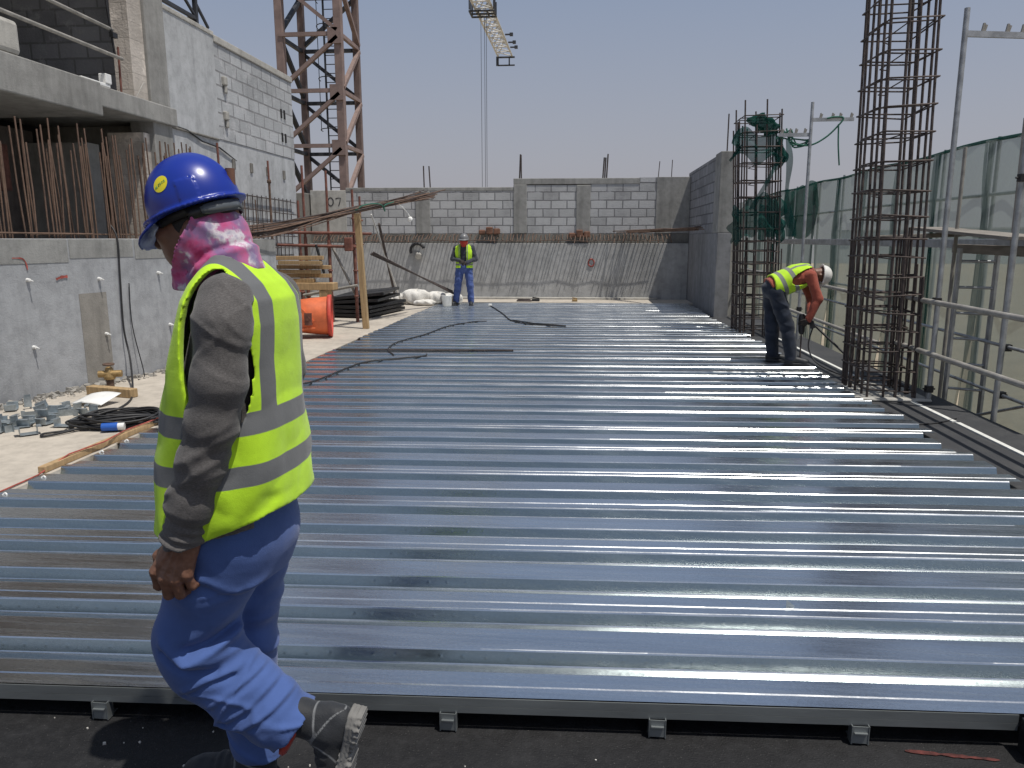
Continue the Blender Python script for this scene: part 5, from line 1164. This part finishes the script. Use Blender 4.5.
m = MB(); vs, fs = sheetgrid(bag, 20, 14); m.add(vs, fs, 0, True); m.tube(smoothpath([(-3.45, 15, 2.03), (-3.5, 14.9, 2.15), (-3.6, 14.7, 2.29)], 4), .012, 5); o = m.build('plastic_bag', M['white_plastic']); tag(o, 'white plastic bag hanging from the rebar bundle', 'bag')

# orange concrete bucket lying on its side
sk = empty('concrete_bucket', (-4.65, 12.25, 0), 'orange steel concrete bucket lying on its side before the red props', 'bucket')
mt_ = Matrix.Translation((-4.36, 12.25, .345)) @ Matrix.Rotation(R(16), 4, 'Z') @ Matrix.Rotation(R(-90), 4, 'Y')
m = MB(); m.lathe([(0, .62), (.20, .62), (.26, .60), (.30, .3), (.325, 0)], (0, 0, 0), 36, 0, mt_); m.build('drum', M['orange'], sk)
m = MB(); m.lathe([(.325, .03), (.35, .03), (.352, -.035), (.31, -.035), (.31, 0), (.27, .35), (.0, .58)], (0, 0, 0), 36, 0, mt_); m.build('rim', M['orange_in'], sk)
m = MB(); m.bar((-4.52, 11.89, .28), (-4.95, 11.86, .72), .045, .02, up=(0, 1, 0)); m.bar((-4.50, 11.89, .18), (-5.0, 11.86, .10), .03, .018, up=(0, 1, 0)); m.tube([(-4.95, 11.86, .72), (-4.95, 12.5, .74)], .02, 8); m.build('bail_handle', M['orange'], sk)
m = MB(); m.tube([(-4.6, 11.97, .33), (-4.6, 11.84, .33)], .035, 10); m.box(-4.66, -4.54, 11.86, 11.90, .22, .42); m.build('pivot', M['prop_red'], sk)
sk.location.x += .13
m = MB(); m.bar((-4.75, 12.0, .62), (-4.95, 12.1, .84), .09, .08); m.bar((-5.0, 12.0, .60), (-4.8, 12.15, .80), .05, .08); m.bar((-5.3, 12.2, .4), (-4.95, 12.0, .80), .04, .09); o = m.build('timber_offcuts', M['timber'], bevel=.006); tag(o, 'nailed timber offcuts leaning behind the orange bucket', 'offcuts')

# black steel frames stacked flat
rr = random.Random(18)
ordn = ['lowest', 'second lowest', 'middle', 'second from top', 'topmost']
for i in range(5):
    z = .03 + .085 * i; cx, cy, an = -4.78 + rr.uniform(-.05, .05), 16.2 + rr.uniform(-.1, .1), R(-8 + rr.uniform(-4, 4)) + (.0 if i < 3 else R(9)); tl = .0 if i < 3 else .05
    m = MB(); ca, sa = math.cos(an), math.sin(an)
    def fp(a, b_, c_): return (cx + a * ca - b_ * sa, cy + a * sa + b_ * ca, z + c_ + tl * (a + .5) * (i - 2))
    w_, d_ = .54, .95
    for p, q in (((-w_, -d_), (w_, -d_)), ((w_, -d_), (w_, d_)), ((w_, d_), (-w_, d_)), ((-w_, d_), (-w_, -d_)), ((-w_, 0), (w_, 0)), ((0, -d_), (0, d_))): m.bar(fp(*p, .02), fp(*q, .02), .05, .062)
    m.add([fp(-w_, -d_, .046), fp(w_, -d_, .046), fp(w_, d_, .046), fp(-w_, d_, .046)], [(0, 1, 2, 3)])
    o = m.build('formwork_tray', M['black_paint'], bevel=.004); tag(o, 'flat black steel formwork tray, ' + ordn[i] + ' of the stack behind the timber post', 'formwork', 'black steel trays stacked flat')
# sacks
rr = random.Random(19)
lab = ['leftmost white sack slumped by the black panels', 'small white sack slumped second from left', 'bulky white sack in the middle of the row', 'crumpled white sack right of the bulky one', 'white sack nearest the standing worker', 'torn white sack lying flat at the front of the row']
for i, (x, y, w_, h_) in enumerate(((-5.05, 18.6, .3, .22), (-4.66, 18.75, .26, .26), (-4.18, 18.7, .36, .36), (-3.68, 18.85, .28, .30), (-3.30, 18.95, .26, .26), (-3.95, 18.45, .26, .14))):
    ph = rr.uniform(0, 6)
    def fn(u, v):
        a = 2 * math.pi * u; b_ = math.pi * v; q = 1 + .10 * math.sin(3 * a + ph + 4 * v) + .07 * math.sin(7 * a - 9 * v + ph) + .04 * math.sin(13 * a + 17 * v)
        sp_ = math.sin(b_) ** .6; return (x + w_ * q * math.cos(a) * sp_, y + w_ * .7 * q * math.sin(a) * sp_, -.01 + h_ * (.5 + .5 * math.copysign(abs(math.cos(b_)) ** .8, math.cos(b_)) * (q if v < .5 else 1)))
    m = MB(); vs, fs = sheetgrid(fn, 36, 20); m.add(vs, fs, 0, True); o = m.build('sack', M['sack']); tag(o, lab[i], 'sack', 'white sacks before the back wall')
m = MB(); m.tube([(-4.80, 17.0, 2.16), (-4.55, 18.6, .02)], .02, 8); o = m.build('white_pole', M['white_steel']); tag(o, 'thin white pole leaning behind the timber post', 'pole')
m = MB(); m.tube([(-4.62, 16.95, 1.95), (-4.78, 19.0, 0)], .03, 8); o = m.build('dark_prop', M['rust_dark']); tag(o, 'dark steel prop leaning beside the thin white pole', 'prop')
b_ = empty('rod_bundle', (-3.9, 17, .8), 'dark slender rods leaning down to the left of the standing worker', 'rods')
for i in range(3): m = MB(); m.tube([(-4.45 + .03 * i, 15.6, 1.30 + .02 * i), (-3.28 + .04 * i, 18.75, .33 - .05 * i)], .018, 7); m.build('rod', M['rust_dark'], b_)
e = empty('wall_pipe', (-4.55, 20.6, 1.2), 'pale pipe end with a black collar on the back wall', 'pipe')
m = MB(); m.tube([(-4.55, 20.75, 1.24), (-4.52, 20.52, 1.14)], .085, 14); m.build('pipe', M['conc_pale'], e)
m = MB(); m.tube([(-4.56 + .19 * math.cos(t), 20.60, 1.30 + .19 * math.sin(t)) for t in [R(20 + 14 * i) for i in range(14)]], .04, 8); m.build('collar', M['black_rubber'], e)
# rebars lying on the ledge at the right end
rl = empty('ledge_rebars', (2.0, 19.5, 1.75), 'brown rebars lying across the wall ledge by the return wall', 'rebar bundle')
rr = random.Random(23)
for i in range(12):
    m = MB(); a = rr.uniform(-.07, .07); m.tube([(1.0 + rr.uniform(-.3, .5), 20.75 + rr.uniform(-.1, .1), 1.78 + .02 * (i % 4)), (2.0, 19.4 + a, 1.80 + .022 * (i % 4)), (2.78 + rr.uniform(-.25, .0), 18.0 + a, 1.84 + rr.uniform(-.03, .07))], .012, 6); m.build('bar', M['rust_tan'] if i % 2 else M['rust'], rl)
# little leftovers before the back kerb
for i, (x, y, w_, h_, mt, lb) in enumerate(((-1.55, 19.85, .20, .05, 'rust_dark', 'dark scrap of steel lying before the back kerb'), (-1.25, 19.95, .10, .09, 'black_paint', 'small black offcut beside the scrap steel'), (-.22, 19.95, .07, .09, 'brass', 'small brass coloured tin standing before the back kerb'))):
    m = MB(); m.box(x - w_, x + w_, y - .06, y + .06, -.008, h_ * .6); m.bar((x - w_ * .9, y, h_), (x + w_ * .8, y + .1, h_ * .7), .03); o = m.build('scrap', M[mt], bevel=.01); tag(o, lb, 'scrap')

# ------------------------------------------------------------------ things on the left screed
vp = empty('valve_stub', (-5.10, 7.55, 0), 'dull brass valve on a short pipe stub at the retaining wall foot', 'valve')
m = MB(); m.tube([(-5.14, 7.62, -.012), (-5.14, 7.62, .12)], .04, 12); m.build('pipe', M['rust'], vp)
m = MB(); m.tube([(-5.24, 7.58, .16), (-5.02, 7.66, .16)], .038, 12); m.lathe([(.055, .10), (.06, .12), (.06, .14), (.04, .17), (.04, .22), (.02, .24), (0, .24)], (-5.14, 7.62, 0), 14); m.build('body', M['brass'], vp)
m = MB(); m.tube([(-5.14 + .05 * math.cos(t), 7.62 + .05 * math.sin(t), .265) for t in [2 * math.pi * i / 12 for i in range(12)]], .012, 6, closed=True); m.bar((-5.18, 7.62, .26), (-5.10, 7.62, .26), .016); m.build('hand_wheel', M['rust'], vp)
m = MB(); m.bar((-5.2, 7.36, .035), (-4.62, 7.22, .035), .10, .09); o = m.build('timber_block', M['timber_post'], bevel=.006); tag(o, 'short yellow timber block lying below the brass valve', 'timber')
m = MB()
def fn(u, v): return (-5.02 + .36 * u + .05 * v, 6.78 + .26 * v - .05 * u, .012 + .07 * u * v + .05 * v * (1 - u) + .02 * math.sin(3 * u))
vs, fs = sheetgrid(fn, 8, 8); m.add(vs, fs, 0, True); o = m.build('paper_sheet', M['white_plastic'], solid=.004); tag(o, 'white bent sheet of card lying before the timber block', 'card')
# galvanised clips heaped in the left corner
rr = random.Random(27)
for i in range(26):
    x = -4.95 + rr.gauss(0, .22); y = 6.0 + rr.gauss(0, .26); x = max(lw(y) + .14, min(x, -4.5)); z = .0 + (rr.random() < .4) * .06
    rot = Matrix.Translation((x, y, z)) @ Matrix.Rotation(rr.uniform(0, 6.3), 4, 'Z') @ Matrix.Rotation(rr.choice((0, 0, R(90), R(20))), 4, 'X')
    m = MB(); a, t = .065, .003
    m.box(-a, a, -.05, .05, 0, t, 0, rot); m.box(-a, -a + t, -.05, .05, t, .06, 0, rot); m.box(a - t, a, -.05, .05, t, .06, 0, rot); m.box(-a - .03, -a - .0005, -.05, .05, .057, .06, 0, rot); m.box(a + .0005, a + .03, -.05, .05, .057, .06, 0, rot)
    o = m.build('steel_clip', M['galv_box']); tag(o, 'folded galvanised steel clip in the heap by the retaining wall', 'clip', 'galvanised clips heaped by the retaining wall')
# cable coil with its blue plug
cc = empty('cable_coil', (-4.05, 6.05, 0), 'black coiled extension cable with a blue plug on the screed', 'cable')
rr = random.Random(29); m = MB()
for i in range(17):
    a, b_ = .34 + rr.uniform(-.08, .06), .20 + rr.uniform(-.05, .05); cx, cy = -4.06 + rr.uniform(-.05, .05), 6.10 + rr.uniform(-.04, .04); z = rr.uniform(.008, .09); an = R(20) + rr.uniform(-.15, .15); ph = rr.uniform(0, 6)
    m.tube([(cx + a * math.cos(t) * math.cos(an) - b_ * math.sin(t) * math.sin(an), cy + a * math.cos(t) * math.sin(an) + b_ * math.sin(t) * math.cos(an), max(.002, z + .02 * math.sin(2 * t + ph))) for t in [2 * math.pi * j / 28 for j in range(28)]], .0095, 6, closed=True)
m.build('coil', M['black_rubber'], cc)
m = MB(); m.tube(smoothpath([(-4.2, 5.98, .04), (-4.3, 5.8, .01), (-4.42, 5.62, .002), (-4.48, 5.70, .002), (-4.36, 5.80, .004), (-4.22, 5.86, .02), (-4.02, 5.88, .03)], 6), .0095, 6); m.build('loose_loop', M['black_rubber'], cc)
m = MB(); m.tube([(-4.05, 5.83, .035), (-3.93, 5.87, .035)], [.034, .036], 14); o = m.build('plug', M['blue_plug'], cc)
m = MB(); m.tube([(-3.93, 5.87, .035), (-3.88, 5.885, .035)], .031, 14); m.build('plug_nose', M['white_plastic'], o)
m = MB(); m.tube(smoothpath([lwp(8.3, -.12, 1.80), lwp(8.28, .01, 1.62), lwp(8.25, .03, 1.2), lwp(8.22, .04, .6), lwp(8.15, .16, .25), (-4.75, 7.4, .02), (-4.5, 6.9, .0), (-4.42, 6.45, .0), (-4.35, 6.15, .05)], 6), .0105, 6); o = m.build('hanging_cable', M['black_rubber']); tag(o, 'black cable hanging down the retaining wall to the coil', 'cable')
m = MB(); m.tube(smoothpath([lwp(8.38, .02, 1.1), lwp(8.36, .03, .6), lwp(8.4, .1, .0), lwp(8.2, .2, -.004)], 6), .006, 6); o = m.build('thin_wire', M['black_rubber']); tag(o, 'thin dark wire hanging beside the thicker cable on the retaining wall', 'wire')

# ------------------------------------------------------------------ things on the deck
def deck_cable(pts, label, r=.010, name='cable', mt='black_rubber'):
    m = MB(); m.tube(smoothpath([(x, y, z) for x, y, z in pts], 6), r, 6); o = m.build(name, M[mt]); tag(o, label, 'cable', None); return o
deck_cable([(-3.5, 7.5, .012), (-3.12, 7.99, .012), (-3.02, 8.31, .012), (-2.95, 9.0, .012), (-2.85, 9.55, .012), (-2.5, 9.9, .012), (-2.2, 10.13, .012), (-2.17, 10.25, .02)], 'black cable crossing the deck behind the near worker', .011)
deck_cable([(-2.63, 10.2, .012), (-2.85, 10.74, .012), (-2.90, 11.5, .012), (-2.66, 12.6, .012), (-2.5, 13.8, .012), (-2.12, 14.6, .012), (-1.9, 14.75, .012)], 'black cable lying on the mid deck beyond the long flat bar', .011)
c_ = deck_cable([(-2.25, 18.2, .015), (-2.0, 17.3, .012), (-1.7, 16.1, .012), (-1.42, 14.9, .012), (-1.0, 14.25, .012), (-.40, 14.0, .012), (-.38, 14.12, .012), (-.9, 14.4, .012), (-1.4, 14.95, .012)], 'black cable looped on the far deck right of the standing worker', .013)
m = MB(); m.box(-2.30, -2.22, 18.14, 18.26, .003, .06); m.build('plug', M['white_plastic'], c_, bevel=.01)
m = MB(); m.bar((-3.6, 10.63, .014), (-1.0, 10.80, .014), .03, .02); o = m.build('flat_bar', M['rust_dark'], bevel=.003); tag(o, 'long dark steel bar lying across the deck', 'bar')
bk = empty('white_bucket', (-3.33, 18.25, 0), 'small white bucket standing beside the far worker', 'bucket')
m = MB(); m.lathe([(0, .004), (.11, .004), (.135, .24), (.14, .245), (.14, .26), (.125, .26), (.105, .02), (0, .02)], (-3.33, 18.25, 0), 24); m.build('body', M['white_plastic'], bk)
m = MB(); m.tube([(-3.33 + .14 * math.cos(t), 18.25 - .02 - .05 * math.sin(t), .25 - .10 * math.sin(t)) for t in [R(12 * i) for i in range(16)]], .006, 5); m.build('handle', M['tube'], bk)
m = MB(); m.box(-3.45, -3.22, 18.5, 18.72, -.005, .22); o = m.build('carton', M['timber'], bevel=.01); tag(o, 'small brown carton on the floor behind the white bucket', 'carton')
for i, (x, y) in enumerate(((.92, 3.18),)):
    m = MB(); m.add([(x, y, .001), (x + .04, y + .004, .001), (x + .008, y + .02, .001), (x + .002, y + .006, .034)], [(0, 1, 3), (1, 2, 3), (2, 0, 3)]); o = m.build('metal_burr', M['galv_box']); tag(o, 'tiny bent flap of metal sticking up from the near deck', 'burr')

# ------------------------------------------------------------------ tower crane mast behind the back wall
tc_ = empty('tower_crane', (-9.25, 27, -1.35), 'brown lattice tower crane mast rising behind the back wall', 'tower crane')
X0, X1, Y0, Y1 = -10.25, -8.25, 26., 28.
Z0, ZT = -1.35, 16.; bay = 1.78; zb = 2.96
for x, y, mt in ((X0, Y0, 'crane_brown'), (X1, Y0, 'crane_brown'), (X0, Y1, 'crane_dark'), (X1, Y1, 'crane_dark')):
    m = MB(); m.bar((x, y, Z0), (x, y, ZT), .26 if y == Y0 else .22, .26 if y == Y0 else .22, up=(0, 1, 0)); m.build('leg', M[mt], tc_, bevel=.015)
zs = [zb + bay * i for i in range(-2, 8)]
for i, z in enumerate(zs):
    for p, q, mt in (((X0, Y0 - .1, z), (X1, Y0 - .1, z), 'crane_brown'), ((X0, Y1, z - .05), (X1, Y1, z - .05), 'crane_black'), ((X0, Y0, z - .05), (X0, Y1, z - .05), 'crane_black'), ((X1 + .05, Y0, z), (X1 + .05, Y1, z), 'crane_brown')):
        m = MB(); m.bar(p, q, .12, .12); m.build('cross_bar', M[mt], tc_)
    up = i >= 6
    dg = [((X1, Y0 - .12, z - .1), (X0, Y0 - .12, z - bay + .1), 'crane_brown'), ((X0, Y1 + .05, z - .1), (X1, Y1 + .05, z - bay + .1), 'crane_black'), ((X0, Y0, z - .1), (X0, Y1, z - bay + .1), 'crane_black'), ((X1 + .08, Y1, z - .1), (X1 + .08, Y0, z - bay + .1), 'crane_brown')]
    if up: dg = [((b[0][0], b[0][1], b[1][2]), (b[1][0], b[1][1], b[0][2]), b[2]) for b in dg]
    for p, q, mt in dg: m = MB(); m.bar(p, q, .14, .12); m.build('diagonal_brace', M[mt], tc_)
    m = MB(); m.box(X1 - .32, X1 + .14, Y0 - .19, Y0 - .14, z - .32, z + .18); m.build('gusset_plate', M['crane_brown'], tc_)
ld = []
for dx in (-.22, .22): m = MB(); m.tube([(-8.95 + dx, 27.3, Z0), (-8.95 + dx, 27.3, ZT)], .03, 6); m.build('ladder_rail', M['crane_black'], tc_)
m = MB(); z = Z0 + .3
while z < ZT: m.tube([(-9.17, 27.3, z), (-8.73, 27.3, z)], .016, 5); z += .3
m.build('ladder_rungs', M['crane_black'], tc_)
for i in range(12):
    z = 5.4 + .85 * i; m = MB(); m.tube([(-8.95 + .42 * math.cos(t), 27.3 - .75 * max(0, math.sin(t)), z) for t in [R(180 * j / 10) for j in range(11)]], .016, 5); m.build('ladder_hoop', M['crane_black'], tc_)
for dx, dy in ((-.4, -.2), (0, -.75), (.4, -.2)): m = MB(); m.tube([(-8.95 + dx, 27.3 + dy, 5.4), (-8.95 + dx, 27.3 + dy, 15)], .014, 5); m.build('cage_strap', M['crane_black'], tc_)

# far luffing-free jib of a second crane high over the back wall
jb = empty('crane_jib', (-7, 50, 16), 'white lattice jib of a far crane hanging into the sky', 'crane')
A0, A1 = Vector((-7.2, 30, 17.1)), Vector((-6.72, 65, 16.35)); n_ = 26
def jp(t, s, h): p = A0.lerp(A1, t); return p + Vector((s, 0, h))
wj, hj = .58, .95
for s, h in ((-wj, 0), (wj, 0), (0, hj)): m = MB(); m.tube([jp(0, s, h), jp(1, s, h)], .075, 6); m.build('chord', M['white_steel'], jb)
m = MB(); m2 = MB()
for i in range(n_):
    t0, t1 = i / n_, (i + 1) / n_; tm = (t0 + t1) / 2
    m.tube([jp(t0, -wj, 0), jp(t0, wj, 0)], .045, 5); m.tube([jp(t0, -wj, 0), jp(t1, wj, 0)], .045, 5)
    for s in (-wj, wj): m2.tube([jp(t0, s, 0), jp(tm, 0, hj)], .045, 5); m2.tube([jp(tm, 0, hj), jp(t1, s, 0)], .045, 5)
m.build('bottom_lacing', M['white_steel'], jb); m2.build('side_lacing', M['white_steel'], jb)
for t in (.86, .92, .96):
    m = MB(); p = jp(t, wj, .3); m.bar(p, p + Vector((.55, 0, 0)), .10); m.bar(p + Vector((.35, 0, .0)), p + Vector((.6, 0, 0)), .22); m.build('lamp_arm', M['crane_black'], jb)
m = MB(); p = jp(1, 0, -.1); m.bar(p + Vector((-.7, 0, 0)), p + Vector((.8, 0, 0)), .12); m.bar(p + Vector((-.6, 0, -.62)), p + Vector((.8, 0, -.62)), .10); m.bar(p + Vector((-.62, 0, -.65)), p + Vector((-.62, 0, .05)), .2); m.bar(p + Vector((.35, 0, -.65)), p + Vector((.35, 0, .05)), .1); m.build('end_frame', M['crane_black'], jb)
m = MB(); p = jp(.655, 0, -.35)
for a in (-.85, -.3, .3, .75): m.bar(p + Vector((a, -.7, 0)), p + Vector((a, .7, 0)), .10)
for a in (-.7, 0, .7): m.bar(p + Vector((-.9, a, 0)), p + Vector((.8, a, .0)), .10); m.bar(p + Vector((-.85, a, .1)), p + Vector((-.85, a, .9)), .08); m.bar(p + Vector((.75, a, .1)), p + Vector((.75, a, .9)), .08)
m.build('trolley', M['crane_black'], jb)
for a in (-.24, .0, .12): m = MB(); m.tube([p + Vector((a + .05, 0, 0)), Vector((p.x + a * .9 + .05, p.y, 1.2))], .016, 5); m.build('hoist_rope', M['crane_black'], jb)
m = MB(); m.lathe([(0, -.3), (.2, -.25), (.26, 0), (.2, .3), (0, .35)], (p.x, p.y, 1.0), 12); m.tube(smoothpath([(p.x, p.y, .8), (p.x, p.y, .5), (p.x + .15, p.y, .35), (p.x + .05, p.y, .25)], 4), .05, 6); m.build('hook_block', M['prop_red'], jb)

# ------------------------------------------------------------------ camera, sun, sky
cd = bpy.data.cameras.new('camera'); cam = bpy.data.objects.new('camera', cd); C.objects.link(cam)
cd.sensor_width = 36.; cd.lens = 36. * 750 / 1024; cd.clip_start = .05; cd.clip_end = 3000
cam.location = (0, 0, 1.6)
cam.rotation_euler = (R(90 - 10.9), 0, R(5.4))
SC.camera = cam
SUN = Vector((.31, -.175, 1.)).normalized()
sl = bpy.data.lights.new('sun', 'SUN'); so = bpy.data.objects.new('sun', sl); C.objects.link(so)
sl.energy = 3.9; sl.angle = R(.5); sl.color = (1., .955, .88)
so.rotation_euler = SUN.to_track_quat('Z', 'Y').to_euler(); so.location = (20, -10, 60)
w = bpy.data.worlds.new('World'); SC.world = w; w.use_nodes = True
nt = w.node_tree; bg = nt.nodes['Background']
sky = nt.nodes.new('ShaderNodeTexSky'); sky.sky_type = 'NISHITA'; sky.sun_disc = False
sky.sun_elevation = math.asin(SUN.z); sky.sun_rotation = math.atan2(SUN.x, SUN.y)
sky.air_density = 1.2; sky.dust_density = 6.; sky.ozone_density = 2.; sky.altitude = 0
# dust haze: the sky greys out and pales towards the horizon
tc = nt.nodes.new('ShaderNodeTexCoord'); sp = nt.nodes.new('ShaderNodeSeparateXYZ'); nt.links.new(tc.outputs['Generated'], sp.inputs[0])
rp = nt.nodes.new('ShaderNodeValToRGB'); e = rp.color_ramp.elements
for k in range(2): e.new(.5)
for el, (p, c) in zip(e, ((0., (4.6, 4.4, 4.7)), (.10, (4.05, 4.15, 4.75)), (.34, (2.5, 3.2, 4.6)), (1., (1.4, 2.0, 3.1)))):
    el.position = p; el.color = c4([x / 5 for x in c])
nt.links.new(sp.outputs['Z'], rp.inputs[0])
sc_ = nt.nodes.new('ShaderNodeVectorMath'); sc_.operation = 'SCALE'; sc_.inputs['Scale'].default_value = 5.
nt.links.new(rp.outputs[0], sc_.inputs[0])
mx = nt.nodes.new('ShaderNodeMix'); mx.data_type = 'RGBA'; mx.inputs[0].default_value = .8
nt.links.new(sky.outputs[0], mx.inputs[6]); nt.links.new(sc_.outputs[0], mx.inputs[7])
nt.links.new(mx.outputs[2], bg.inputs['Color']); bg.inputs['Strength'].default_value = .1
SC.view_settings.view_transform = 'Standard'; SC.view_settings.look = 'None'; SC.view_settings.exposure = 0; SC.view_settings.gamma = 1
SC.render.resolution_x = 1024; SC.render.resolution_y = 768
SC.render.engine = 'CYCLES'
